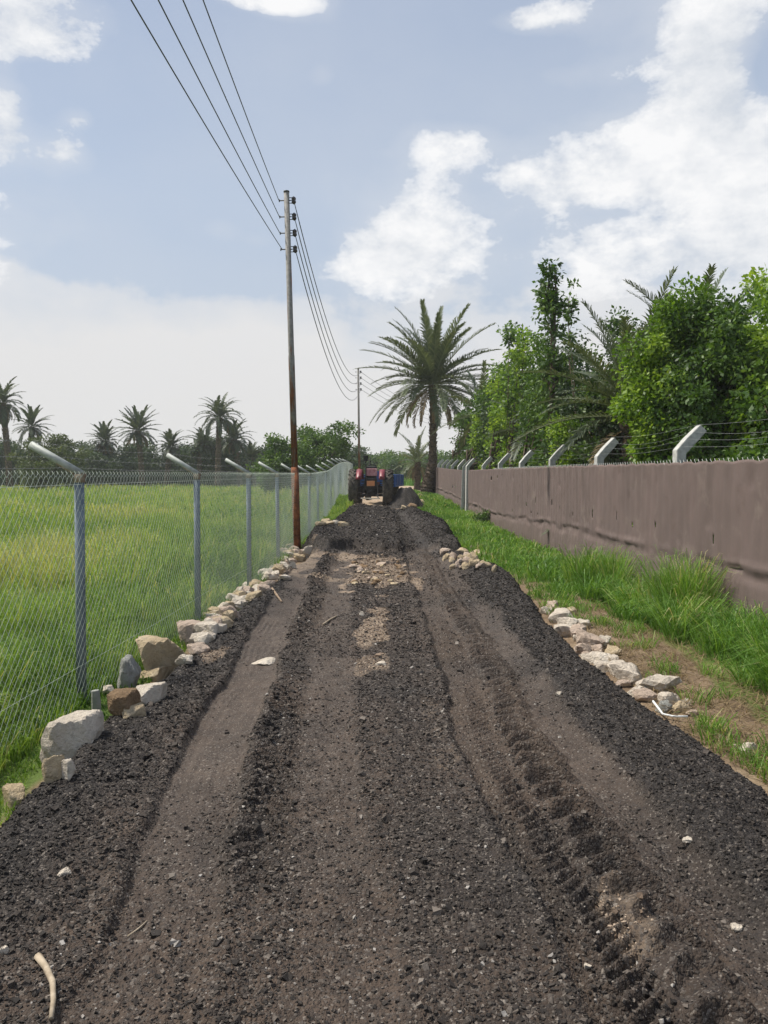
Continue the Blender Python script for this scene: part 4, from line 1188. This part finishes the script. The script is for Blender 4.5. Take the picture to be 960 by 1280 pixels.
def palm_trunk(H, r0, r1, lean=(0, 0), seed=0, rings=None, boots=True):
    rg = np.random.default_rng(seed)
    mb = MB()
    nseg = rings or int(H / .09); n = 18
    z = np.linspace(-.2, H, nseg + 1); u = np.clip(z / H, 0, 1)
    rad = r1 + (r0 - r1) * (1 - u) ** 2.2 + .06 * np.exp(-((u - 1) / .10) ** 2)
    rad = rad * (1 + .10 * ((np.arange(nseg + 1) % 2) - .5)) * (1 + .05 * rg.standard_normal(nseg + 1))
    cx = lean[0] * u ** 1.6; cy = lean[1] * u ** 1.6
    V, Fq = tube_np(np.stack([cx, cy, z], -1), rad, n)
    V[:len(z) * n] += .018 * rg.standard_normal((len(z) * n, 3))
    mb.add(V, Fq)
    if boots:
        nb = int(H * 26)
        for k in range(nb):
            uu = (k + .5) / nb; a = k * 2.39996
            rr = np.interp(uu, u, rad)
            c = np.array([lean[0] * uu ** 1.6 + rr * math.cos(a), lean[1] * uu ** 1.6 + rr * math.sin(a), uu * H])
            s = .055 + .05 * uu
            tilt = .5
            out = np.array([math.cos(a), math.sin(a), 0]); tan_ = np.array([-math.sin(a), math.cos(a), 0]); upv = np.array([0, 0, 1.0])
            upt = upv * math.cos(tilt) + out * math.sin(tilt)
            V = np.array([c - tan_ * s - upv * s * .6, c + tan_ * s - upv * s * .6, c + tan_ * s * .6 + upt * s * 1.5 + out * .03, c - tan_ * s * .6 + upt * s * 1.5 + out * .03,
                          c - tan_ * s * .6 + upt * s * 1.4 - out * .05, c + tan_ * s * .6 + upt * s * 1.4 - out * .05])
            mb.add(V, [(0, 1, 2, 3), (3, 2, 5, 4)])
    return mb

def palm(name_loc, H, L, nf, label, mat='palm_leaf', r0=.32, r1=.2, lean=(0, 0), seed=0, group=None, single=False, nl=46, lw=.03, ll=.5, emin=-.5, emax=1.4, dead=6, vang=.45, wind=0.0, cat='palm', droop=.55, taper=0.0):
    root = empty('date_palm', name_loc)
    tag(root, label, cat, group)
    palm_trunk(H, r0, r1, lean, seed).build('trunk', M['palm_bark'], root)
    rg = np.random.default_rng(seed + 9)
    col = []
    for k in range(nf):
        u = k / max(nf - 1, 1)
        e = emax - (emax - emin) * u ** 1.05 + .08 * rg.standard_normal()
        a = k * 2.39996 + .2 * rg.standard_normal()
        m_ = frond_np(L * (.82 + .25 * rg.random()) * (1 - .12 * u - taper * (1 - u)), a, e, droop * (.8 + .5 * rg.random() + .6 * u), nl, lw, ll, vang=vang, seed=seed * 100 + k, sidebend=.15 * rg.standard_normal() + wind)
        off = (lean[0] + .09 * math.cos(a), lean[1] + .09 * math.sin(a), H + .12 - .25 * u)
        if single: m_.build('frond', M[mat], root).location = off
        else: col.append((m_, off))
    if col: merge(col).build('crown', M[mat], root)
    col = []
    for k in range(dead):
        a = k * 2.4 + 1
        m_ = frond_np(L * .55, a, -.35 - .3 * rg.random(), 1.1, nl // 2, lw, ll * .6, seed=seed * 77 + k)
        col.append((m_, (lean[0] + .15 * math.cos(a), lean[1] + .15 * math.sin(a), H - .35)))
    if col: merge(col).build('dead_fronds', M['dead_leaf'], root)
    return root

def gl(px, Y):
    p = at(px, 592, Y); return (p[0], Y, float(G(p[0], Y)))

palm(gl(541, 46), 6.9, 5.3, 66, 'large lone date palm with a full crown at the far end of the clad fence', r0=.34, r1=.185, lean=(.0, 0), seed=3, single=True, nl=62, lw=.062, ll=.66, emin=-.38, dead=14, droop=.52, taper=.08)
palm(gl(522, 58), 2.2, 2.6, 22, 'short palm showing low to the left of the lone date palm trunk', seed=4, nl=36, lw=.05, ll=.45, emin=-.4)
# leaning old stump at the end of the wall
mb = palm_trunk(1.9, .45, .30, (.45, 0), 8); root = empty('palm_stump', gl(533, 45.2)); mb.build('trunk', M['palm_bark'], root); tag(root, 'leaning old palm trunk at the left foot of the lone date palm', 'palm stump')
# palms behind the wall
palm(gl(790, 16.0), 3.1, 2.7, 34, 'palm with blue green fronds reaching left above the wall, right of the slender tree', seed=12, nl=60, lw=.026, ll=.40, emin=-.1, r0=.3)
palm(gl(862, 17.0), 4.2, 2.6, 24, 'tall palm whose crown tips stick out above the bright tree', seed=14, nl=56, lw=.026, ll=.40, emin=-.1, r0=.3)
palm(gl(955, 19.5), 4.6, 2.4, 20, 'palm crown peeking over the trees at the right border', seed=15, nl=50, lw=.026, ll=.38, r0=.3)
palm(gl(796, 16.6), 1.0, 2.6, 30, 'low palm arching olive fronds just behind the wall', mat='palm_leaf', seed=16, nl=60, lw=.022, ll=.36, emin=.0, emax=1.2, r0=.3)
palm(gl(604, 37), 4.4, 2.8, 24, 'palm mostly hidden in foliage just right of the lone date palm', seed=18, nl=44, lw=.04, ll=.42, r0=.3)
palm(gl(668, 25), 3.2, 2.0, 24, 'palm with dusky fronds half hidden left of the slender tree', mat='palm_dark', seed=19, nl=50, lw=.03, ll=.40, r0=.3)
# far palms over the field, one look each
for (px, top, Y, L, lab, sd, wd, nf) in [
    (12, 500, 76, 3.0, 'far palm at the left border, tall with a thin upright crown', 31, .3, 20),
    (38, 530, 84, 2.8, 'far palm just right of the leftmost one, half hidden by bushes', 32, .2, 20),
    (126, 548, 88, 2.6, 'smallest far palm, between the olive bush and the twin crowns', 33, 0, 20),
    (178, 535, 82, 3.2, 'far palm with a round full crown in the middle of the left tree line', 34, 0, 30),
    (208, 556, 86, 2.6, 'low far palm touching the right side of the round crowned palm', 35, 0, 20),
    (247, 553, 84, 2.6, 'far palm with a low ragged crown left of the tallest one', 36, .2, 22),
    (272, 519, 80, 3.3, 'tallest far palm with windswept fronds left of the pole', 37, .35, 26),
    (300, 546, 83, 2.9, 'far palm with a drooping crown right of the tallest one', 38, .1, 26),
    (318, 570, 86, 2.2, 'stubby far palm near the dark tree left of the pole', 39, 0, 18)]:
    p = gl(px, Y); H = float(at(px, top, Y)[2] - p[2]) - .3; q_ = random.Random(sd)
    palm(p, H, L * .95, nf + 16, lab, mat='palm_dark', r0=.34, r1=.26, seed=sd, nl=26, lw=.10, ll=.5, emin=q_.uniform(-.9, -.3), dead=q_.choice([4, 8, 12]), wind=wd, group=None, droop=q_.uniform(.45, 1.05), lean=(q_.uniform(-.8, .8), 0))

# ------------------------------------------------------------------ broadleaf trees
def tree(name, loc, H, rx, rz, mat, label, cat='tree', nclump=60, per=120, leaf=.07, seed=0, zc=None, ry=None, trunk=True, shape='round', clump=.35, bark='bark', group=None, base=0.15, sprays=0, nlimb=7):
    rg = np.random.default_rng(seed)
    root = empty(name, loc); tag(root, label, cat, group)
    ry = ry or rx; zc = zc if zc is not None else H - rz
    # clump centres
    C = []; R_ = []
    while len(C) < nclump:
        v = rg.standard_normal(3); v /= np.linalg.norm(v)
        rr = (0.35 + .65 * rg.random() ** .45)
        p = v * rr
        if shape == 'spire':
            u = rg.random(); a = rg.random() * 2 * PI; q = (1 - u) ** .5 * (.15 + .85 * rg.random()) * (.6 + .5 * math.sin(u * 17 + seed) ** 2)
            p = np.array([q * math.cos(a), q * math.sin(a), u * 2 - 1])
        bump = 1 + .38 * math.sin(3.1 * v[0] + seed) * math.cos(2.3 * v[2] * 2 + seed * 1.7) + .12 * rg.standard_normal()
        P = np.array([p[0] * rx * bump, p[1] * ry * bump, p[2] * rz * (bump if shape != 'spire' else 1) + zc])
        if P[2] < base: continue
        if loc[1] < 60 and loc[0] > float(wallx(loc[1])) and loc[0] + P[0] < float(wallx(loc[1] + P[1])) + .42 + clump: continue
        C.append(P); R_.append(clump * (.6 + .8 * rg.random()))
    C = np.array(C); R_ = np.array(R_)
    n = nclump * per
    k = np.repeat(np.arange(nclump), per)
    v = rg.standard_normal((n, 3)); v /= np.linalg.norm(v, axis=1)[:, None]
    rad = rg.random(n) ** .5
    P = C[k] + v * (rad * R_[k])[:, None] * np.array([1, 1, .75])
    # leaf orientation: hanging a little outwards
    ax = v * .7 + rg.standard_normal((n, 3)) * .6 + np.array([0, 0, -.25]); ax /= np.linalg.norm(ax, axis=1)[:, None]
    sd = np.cross(ax, rg.standard_normal((n, 3))); sd /= np.linalg.norm(sd, axis=1)[:, None]
    l = leaf * (.6 + .8 * rg.random(n))[:, None]
    V = np.stack([P, P + ax * l * .5 + sd * l * .27, P + ax * l, P + ax * l * .5 - sd * l * .27], 1).reshape(-1, 3)
    F_ = np.arange(n)[:, None] * 4 + np.arange(4)
    crn = rg.random(nclump)
    rn = np.clip(.5 + .34 * (crn[k] - .5) * 2 + .14 * rg.standard_normal(n), 0, 1)
    me = mesh_np('crown', V, [F_], M[mat], {'rnd': ('FACE', rn)}, False)
    link('crown', me, root)
    mb = MB()
    r0 = max(.05, H * .022) if nclump > 30 else .022
    top = np.array([0.05 * H * (rg.random() - .5), 0, zc])
    zz = np.linspace(-.2, 1, 7)
    pts = np.stack([top[0] * np.clip(zz, 0, 1) ** 1.5 + .03 * rg.standard_normal(7), .03 * rg.standard_normal(7), np.where(zz < 0, -.2, zz * zc)], -1)
    if shape == 'spire': pts[-1, 2] = zc + rz * .8
    mb.tube(pts, np.linspace(r0, r0 * .4, 7), 8)
    idx = np.argsort(-R_ + rg.random(nclump) * .3)[:min(nclump, nlimb * 4)]
    for i_ in idx:
        u = rg.uniform(.35, .95) if shape != 'spire' else np.clip((C[i_][2] - .3) / (zc + rz * .8), .1, .95)
        a = np.array([np.interp(u * pts[-1, 2], pts[:, 2], pts[:, q]) for q in range(3)])
        b = C[i_]; m_ = (a + b) / 2 + np.array([0, 0, -.08 * np.linalg.norm(b - a)]) + .05 * rg.standard_normal(3)
        mb.tube([a, m_, b], [r0 * .35, r0 * .22, r0 * .08], 5)
    for i_ in range(sprays):     # bare upright twigs
        a = C[rg.integers(nclump)]; d = np.array([rg.uniform(-.3, .3), rg.uniform(-.3, .3), 1.0]) * rg.uniform(.5, 1.1) * rz * .45
        mb.tube([a, a + d * .5 + .05 * rg.standard_normal(3), a + d], [r0 * .12, r0 * .09, r0 * .03], 4)
    mb.build('trunk', M[bark], root, True)
    return root

def T(px, Y, top, rxp, mat, label, **kw):
    p = gl(px, Y); H = float(at(px, top, Y)[2] - p[2]); rx = rxp * Y / F
    return tree(kw.pop('name', 'broadleaf_tree'), p, H, rx, kw.pop('rzf', .5) * H, mat, label, **kw)

# slender tree
T(684, 20, 332, 44, 'leaf_mid', 'slender upright tree with sparse dark leaves rising above the wall', shape='spire', nclump=105, per=40, leaf=.125, clump=.27, seed=171, rzf=.48, name='slender_tree')
T(712, 20.5, 350, 9, 'leaf_mid', 'thin leafy shoot right beside the slender tree', shape='spire', nclump=22, per=26, leaf=.13, clump=.18, seed=102, rzf=.35, name='sapling')
T(633, 25, 405, 8, 'leaf_mid', 'thin sprig rising left of the slender tree', shape='spire', nclump=16, per=26, leaf=.12, clump=.18, seed=103, rzf=.3, name='sapling')
# bright trees on the right
T(832, 13.4, 380, 44, 'leaf_bright', 'bright green tree leaning over the wall right of the slender tree', nclump=120, per=250, leaf=.085, clump=.34, seed=110, rzf=.47)
T(880, 12.8, 378, 62, 'leaf_mid', 'dense green tree rising behind the nearest cranked concrete post', nclump=120, per=240, leaf=.085, clump=.36, seed=111, rzf=.48)
T(925, 14.0, 348, 62, 'leaf_bright', 'tallest bright green tree at the right border', nclump=130, per=240, leaf=.09, clump=.38, seed=112, rzf=.45)
T(985, 12.0, 360, 70, 'leaf_bright', 'bright green tree cut by the right border', nclump=100, per=210, leaf=.09, clump=.38, seed=113, rzf=.5)
T(738, 19, 425, 44, 'leaf_dark', 'dark green tree behind the low palm', nclump=80, per=170, leaf=.09, clump=.36, seed=114, rzf=.5)
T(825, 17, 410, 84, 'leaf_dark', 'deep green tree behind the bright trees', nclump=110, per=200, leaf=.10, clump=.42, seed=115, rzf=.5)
T(655, 22, 445, 42, 'leaf_mid', 'green bushy tree below the slender tree', nclump=90, per=150, leaf=.10, clump=.38, seed=116, rzf=.5)
T(700, 18.5, 515, 34, 'leaf_bright', 'light green climber bush at the foot of the slender tree', nclump=70, per=150, leaf=.08, clump=.32, seed=117, rzf=.5, name='bush')
T(612, 28, 462, 38, 'leaf_bright', 'light green bushy tree right of the lone date palm', nclump=90, per=140, leaf=.12, clump=.42, seed=118, rzf=.5)
T(584, 33, 488, 38, 'leaf_bright', 'small light green tree just behind the corner of the clad fence', nclump=80, per=120, leaf=.13, clump=.42, seed=119, rzf=.5)
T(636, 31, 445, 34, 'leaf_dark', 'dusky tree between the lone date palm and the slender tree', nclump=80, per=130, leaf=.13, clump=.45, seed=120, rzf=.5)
T(568, 40, 500, 32, 'leaf_mid', 'low green tree touching the lone date palm trunk', nclump=70, per=110, leaf=.14, clump=.45, seed=121, rzf=.5)
T(672, 21, 400, 40, 'leaf_mid', 'green tree hugging the left side of the slender tree', nclump=100, per=130, leaf=.11, clump=.4, seed=161, rzf=.5)
T(640, 26, 425, 36, 'leaf_bright', 'fresh green tree filling the gap left of the slender tree', nclump=100, per=130, leaf=.12, clump=.42, seed=162, rzf=.5)
T(716, 21, 425, 40, 'leaf_mid', 'green tree hugging the right side of the slender tree', nclump=100, per=130, leaf=.11, clump=.42, seed=163, rzf=.5)
T(770, 17.5, 415, 40, 'leaf_mid', 'green tree between the reaching palm and the bright tree', nclump=90, per=150, leaf=.10, clump=.4, seed=164, rzf=.5)
T(603, 33, 462, 40, 'leaf_mid', 'rounded green tree filling the gap right of the lone date palm', nclump=110, per=130, leaf=.13, clump=.45, seed=165, rzf=.52)
# undergrowth behind the wall
pr = tree('undergrowth_bush', (5.8, 8.0, G(5.8, 8)), 3.0, 1.1, 1.5, 'leaf_mid', 'dark leafy bush of the undergrowth showing just above the wall', 'bush', nclump=80, per=150, leaf=.09, clump=.38, seed=130, group='undergrowth behind the wall')
for k, (x, y, s) in enumerate([(5.6, 10, 1.0), (5.6, 11.8, .85), (6.6, 11, 1.15), (6.4, 14.8, 1.1), (5.9, 18.5, .85), (5.4, 20.5, .8), (5.5, 22.5, .9), (5.2, 24.5, .8), (5.1, 28, .8), (5.0, 32, .8), (7.5, 13.5, 1.3), (8.8, 16, 1.4), (7.2, 18, 1.3), (6.3, 20.5, 1.2), (6.0, 24, 1.2), (5.9, 27, 1.2), (5.6, 30.5, 1.2), (5.2, 35, 1.1), (4.9, 39, 1.0)]):
    dup(pr, (x, y, float(G(x, y)) - .05), k * 1.3, (s, s, s * (.9 + .2 * (k % 3) / 2)))

# trees left behind the field
T(404, 50, 527, 42, 'leaf_mid', 'bushy green tree behind the wire fence, right of the pole', nclump=130, per=150, leaf=.17, clump=.55, seed=140, rzf=.52, sprays=14, ry=3)
T(352, 47, 548, 26, 'leaf_mid', 'low spreading green tree behind the wire fence, left of the pole', nclump=90, per=130, leaf=.17, clump=.55, seed=141, rzf=.55)
T(436, 56, 566, 16, 'leaf_dark', 'small dark tree at the far end of the wire fence', nclump=50, per=90, leaf=.16, clump=.45, seed=142, rzf=.5)
T(62, 70, 546, 36, 'leaf_olive', 'rounded yellow green bush in the left tree line', name='bush', nclump=90, per=150, leaf=.22, clump=.7, seed=143, rzf=.5, cat='bush')
ta = T(20, 88, 562, 36, 'leaf_dark', 'dark green tree of the tree line closing the field', name='hedge_tree', nclump=90, per=130, leaf=.26, clump=.8, seed=144, rzf=.52, group='trees closing the field')
tb = T(110, 90, 560, 30, 'leaf_dark', 'dark green tree of the tree line closing the field', name='hedge_tree', nclump=90, per=130, leaf=.26, clump=.8, seed=145, rzf=.52, group='trees closing the field')
k = 0
for px in range(-330, 450, 26):
    Y = 86 + (k * 37 % 17)
    s = .78 + .45 * ((k * 53) % 10) / 10
    if 330 < px: s *= .8
    dup([ta, tb][k % 2], gl(px + (k * 29) % 13, Y), k * 1.7, (s * 1.1, s * 1.1, s), None)
    k += 1
tc_ = T(470, 108, 571, 26, 'leaf_mid', 'green tree of the low tree line beyond the end of the road', name='distant_tree', nclump=90, per=110, leaf=.32, clump=.9, seed=146, rzf=.52, group='trees beyond the road end', ry=3)
for k, px in enumerate([446, 458, 484, 498, 512, 527, 541, 560, 580, 602, 625, 650, 680]):
    s = .85 + .35 * ((k * 7) % 5) / 5
    dup(tc_, gl(px, 104 + (k * 5) % 14), k * 2.1, (s, s, s * 1.02))
# small shrub at the foot of the wall
T(603, 24.5, 640, 9, 'leaf_mid', 'small leafy shrub growing at the foot of the wall', name='shrub', nclump=24, per=60, leaf=.06, clump=.15, seed=150, rzf=.5, cat='shrub')

# ------------------------------------------------------------------ tractor
def rotx(a): return [[1, 0, 0], [0, math.cos(a), -math.sin(a)], [0, math.sin(a), math.cos(a)]]
def tyre(r, w, lugs, hub, parent, x, y, rimm):
    # revolve round x axis
    prof = [(-w * .36, hub), (-w * .5, hub + (r - hub) * .3), (-w * .5, r * .86), (-w * .40, r * .945), (0, r * .96), (w * .40, r * .945), (w * .5, r * .86), (w * .5, hub + (r - hub) * .3), (w * .36, hub)]
    n = 40; a = np.linspace(0, 2 * PI, n, endpoint=False)
    P = np.array(prof); m_ = len(P)
    V = np.stack([np.repeat(P[:, 0][None], n, 0), P[:, 1][None] * np.cos(a)[:, None], P[:, 1][None] * np.sin(a)[:, None]], -1).reshape(-1, 3)
    i = np.arange(n)[:, None] * m_; j = np.arange(m_ - 1)[None]
    i2 = ((np.arange(n) + 1) % n)[:, None] * m_
    q = np.stack([i + j, i + j + 1, i2 + j + 1, i2 + j], -1).reshape(-1, 4)
    wh = empty('wheel', (x, y, r)); wh.parent = parent
    mb = MB(); mb.add(V, q)
    for k in range(lugs):
        for sg in (1, -1):
            a0 = 2 * PI * (k + (.5 if sg > 0 else 0)) / lugs
            sec = []
            for u in np.linspace(0, 1, 4):
                xx = sg * w * (.02 + .50 * u); aa = a0 - u * .30
                rb, rt = (r * .93 if u < .8 else r * .84), (r if u < .8 else r * .965)
                hw = .034 / r * .75
                for (rr, ha) in ((rb, -hw), (rt, -hw * .8), (rt, hw * .8), (rb, hw)):
                    sec.append((xx, rr * math.cos(aa + ha), rr * math.sin(aa + ha)))
            Fq = []
            for s_ in range(3):
                for j_ in range(4):
                    A = s_ * 4 + j_; B_ = s_ * 4 + (j_ + 1) % 4
                    Fq.append((A, B_, B_ + 4, A + 4))
            Fq += [(3, 2, 1, 0), (12, 13, 14, 15)]
            mb.add(sec, Fq)
    mb.build('tyre', M['rubber_dusty'], wh, False)
    mb = MB(); mb.tube([(-w * .34, 0, 0), (-w * .30, 0, 0), (-w * .06, 0, 0), (w * .06, 0, 0), (w * .30, 0, 0), (w * .34, 0, 0)], [hub, hub * .92, hub * .5, hub * .5, hub * .92, hub], 24)
    mb.build('rim', rimm, wh, True)
    return wh

def tractor(loc, rz, body, label):
    r = empty('tractor', loc, rz); tag(r, label, 'tractor')
    R_ = .80
    tyre(R_, .42, 20, .40, r, -.72, 0, M['rim']); tyre(R_, .42, 20, .40, r, .72, 0, M['rim'])
    tyre(.45, .24, 14, .22, r, -.66, 2.15, M['rim']); tyre(.45, .24, 14, .22, r, .66, 2.15, M['rim'])
    mb = MB(); mb.tube([(-.62, 0, R_), (-.25, 0, R_), (.25, 0, R_), (.62, 0, R_)], [.10, .17, .17, .10], 14); mb.build('rear_axle', M['steel_dark'], r, True)
    mb = MB(); mb.box((0, .25, .84), (.46, .95, .52)); mb.box((0, -.27, .80), (.34, .14, .36)); mb.box((0, -.36, .72), (.12, .1, .12)); mb.box((0, 1.1, .78), (.36, .9, .38)); mb.build('gearbox', M['steel_dark'], r, False, .03)
    mb = MB(); mb.tube([(-.62, 2.15, .5), (.62, 2.15, .5)], .06, 10); mb.box((0, 2.1, .62), (.3, .3, .3)); mb.build('front_axle', M['steel_dark'], r)
    # hood
    mb = MB()
    pr = [(-.27, .95), (-.27, 1.28), (-.20, 1.38), (.20, 1.38), (.27, 1.28), (.27, .95)]
    V = [(x, y_, z - (0.06 if y_ > 2 else 0) * (z > 1.2)) for y_ in (.95, 2.45) for x, z in pr]
    mb.add(V, [(0, 1, 7, 6), (1, 2, 8, 7), (2, 3, 9, 8), (3, 4, 10, 9), (4, 5, 11, 10)]); mb.add(V, [(5, 4, 3, 2, 1, 0), (6, 7, 8, 9, 10, 11)])
    mb.build('hood', M[body], r, False, .02)
    mb = MB(); mb.box((0, 2.47, 1.08), (.46, .03, .34)); mb.build('grille', M['steel_dark'], r, False, .01)
    for s in (-1, 1):
        mb = MB(); mb.tube([(s * .17, 2.48, 1.24), (s * .17, 2.50, 1.24)], .055, 14); mb.build('headlight', M['white_plastic'], r, True)
    # fenders
    for s in (-1, 1):
        mb = MB(); n = 14
        V = []
        for k in range(n + 1):
            a = math.radians(150 - 120 * k / n)
            for (xx, rr) in ((s * .36, .92), (s * .60, .92), (s * .60, .895), (s * .36, .895)):
                V.append((xx, -math.cos(a + PI) * rr * 1.0 if False else math.cos(a) * rr, R_ + max(math.sin(a), -.3) * rr * 0.86))
        Fq = []
        for k in range(n):
            for j_ in range(4):
                A = k * 4 + j_; B_ = k * 4 + (j_ + 1) % 4
                Fq.append((A, B_, B_ + 4, A + 4))
        mb.add(V, Fq + [(3, 2, 1, 0), (n * 4, n * 4 + 1, n * 4 + 2, n * 4 + 3)])
        mb.build('fender', M[body], r, True)
        mb = MB(); mb.box((s * .45, -.80, 1.28), (.10, .05, .08)); mb.build('tail_light', M['red'], r, False, .01)
    mb = MB(); mb.box((0, -.02, 1.26), (.50, .46, .10)); mb.box((0, -.24, 1.50), (.48, .09, .42), rotx(-.15)); mb.build('seat', M['steel_dark'], r, False, .03)
    mb = MB(); mb.box((.03, -.30, 1.47), (.50, .05, .30), rotx(-.15)); mb.box((.05, -.05, 1.33), (.46, .40, .05)); mb.build('seat_cover', M['pink'], r, False, .02)
    mb = MB(); mb.tube([(0, 1.0, 1.2), (0, .62, 1.62)], .025, 8); mb.build('steering_column', M['steel_dark'], r)
    mb = MB(); a = np.linspace(0, 2 * PI, 21); c_ = math.cos(-.85); s_ = math.sin(-.85)
    mb.tube(np.stack([.21 * np.cos(a), .60 + .21 * np.sin(a) * c_ * -1, 1.63 + .21 * np.sin(a) * .75], -1), .016, 6, False)
    mb.tube([(-.2, .6, 1.63), (.2, .6, 1.63)], .012, 5); mb.build('steering_wheel', M['black'], r, True)
    mb = MB(); mb.tube([(-.13, 1.35, 1.3), (-.13, 1.35, 1.75), (-.13, 1.35, 1.76), (-.13, 1.35, 2.12)], [.035, .035, .028, .028], 10); mb.tube([(-.13, 1.35, 1.45), (-.13, 1.35, 1.47), (-.13, 1.35, 1.70), (-.13, 1.35, 1.72)], [.03, .06, .06, .03], 12)
    mb.build('exhaust_pipe', M['black'], r, True)
    mb = MB()
    mb.tube([(-.20, -.45, .95), (-.20, -.43, 1.75), (-.205, -.43, 1.9)], .028, 8); mb.box((-.20, -.44, 2.02), (.20, .14, .22)); mb.build('work_lamp', M['black'], r, False, .01)
    mb = MB(); mb.box((0, -.42, 1.03), (.34, .02, .20)); mb.build('number_plate', M['orange'], r, False, .008)
    mb = MB(); mb.box((0, -.385, 1.03), (.52, .05, .42)); mb.build('rear_panel', M['steel_dark'], r, False, .01)
    mb = MB(); mb.box((.38, -.12, 1.30), (.28, .40, .42)); mb.box((.36, -.33, 1.36), (.20, .02, .05)); mb.box((.36, -.33, 1.22), (.20, .02, .05)); mb.build('tool_box', M['blue'], r, False, .012)
    for s in (-1, 1):
        mb = MB(); mb.tube([(s * .22, -.3, .62), (s * .33, -.75, .48), (s * .38, -1.05, .46)], .026, 8); mb.tube([(s * .33, -.75, .48), (s * .28, -.45, 1.05)], .018, 6); mb.build('lift_arm', M['steel_dark'], r)
    mb = MB(); mb.box((0, -.75, .42), (.09, .75, .035)); mb.tube([(-.38, -1.05, .46), (.38, -1.05, .46)], .022, 8); mb.build('drawbar', M['rim'], r)
    return r
px_, Yt = 464, 31.6
p = at(px_, 592, Yt)
zt = float(max(G(p[0], Yt), R(p[0], Yt - .2)))
tr_ = tractor((p[0], Yt, zt - .02), math.radians(-2), 'red', 'red farm tractor seen from behind with big lugged tyres and an orange plate')
tr_.scale = (1, 1, 1.07)
# blue trailer
def trailer(loc, rz, label):
    r = empty('farm_trailer', loc, rz); tag(r, label, 'trailer')
    mb = MB()
    mb.box((0, 0, .72), (1.7, 2.9, .08)); mb.box((-.82, 0, 1.0), (.05, 2.9, .52)); mb.box((.82, 0, 1.0), (.05, 2.9, .52)); mb.box((0, 1.42, 1.0), (1.58, .05, .52)); mb.build('box_body', M['blue'], r, False, .01)
    mb = MB(); mb.box((0, -1.43, 1.0), (1.58, .05, .5)); mb.build('tailgate', M['navy'], r, False, .01)
    for s in (-1, 1):
        for k in range(5):
            mb = MB(); mb.box((s * .86, -1.2 + .6 * k, 1.0), (.04, .07, .5)); mb.build('side_rib', M['blue'], r)
        for z in (.86, 1.02, 1.18):
            pass
    for k in range(3):
        mb = MB(); mb.box((0, -1.463, .84 + .16 * k), (1.56, .035, .045)); mb.build('tailgate_rib', M['blue'], r)
    tyre(.38, .22, 14, .2, r, -.68, -.1, M['rim']); tyre(.38, .22, 14, .2, r, .68, -.1, M['rim'])
    mb = MB(); mb.tube([(-.6, -.1, .38), (.6, -.1, .38)], .05, 8); mb.box((0, 0, .6), (.7, 2.6, .12)); mb.tube([(0, 1.3, .6), (0, 2.5, .45)], .04, 8); mb.build('chassis', M['steel_dark'], r)
    return r
p = at(478, 592, 36)
trailer((p[0], 36.0, float(G(p[0], 36)) + .12), math.radians(-9), 'blue farm trailer parked ahead of the red tractor, showing at its right side')

# ------------------------------------------------------------------ the air
hb = MB(); hb.box((0, 1850, 5.2), (6100, 4400, 16.0))
m, t = nt('haze_air')
pv = N(t, 'ShaderNodeVolumePrincipled'); pv.inputs['Color'].default_value = (.93, .95, 1.0, 1); pv.inputs['Density'].default_value = 0.0006
o = N(t, 'ShaderNodeOutputMaterial'); t.links.new(pv.outputs[0], o.inputs['Volume'])
tag(hb.build('haze', m), 'thin pale haze lying in the air over the whole place', 'haze', None, 'stuff')
sc.cycles.volume_bounces = 1
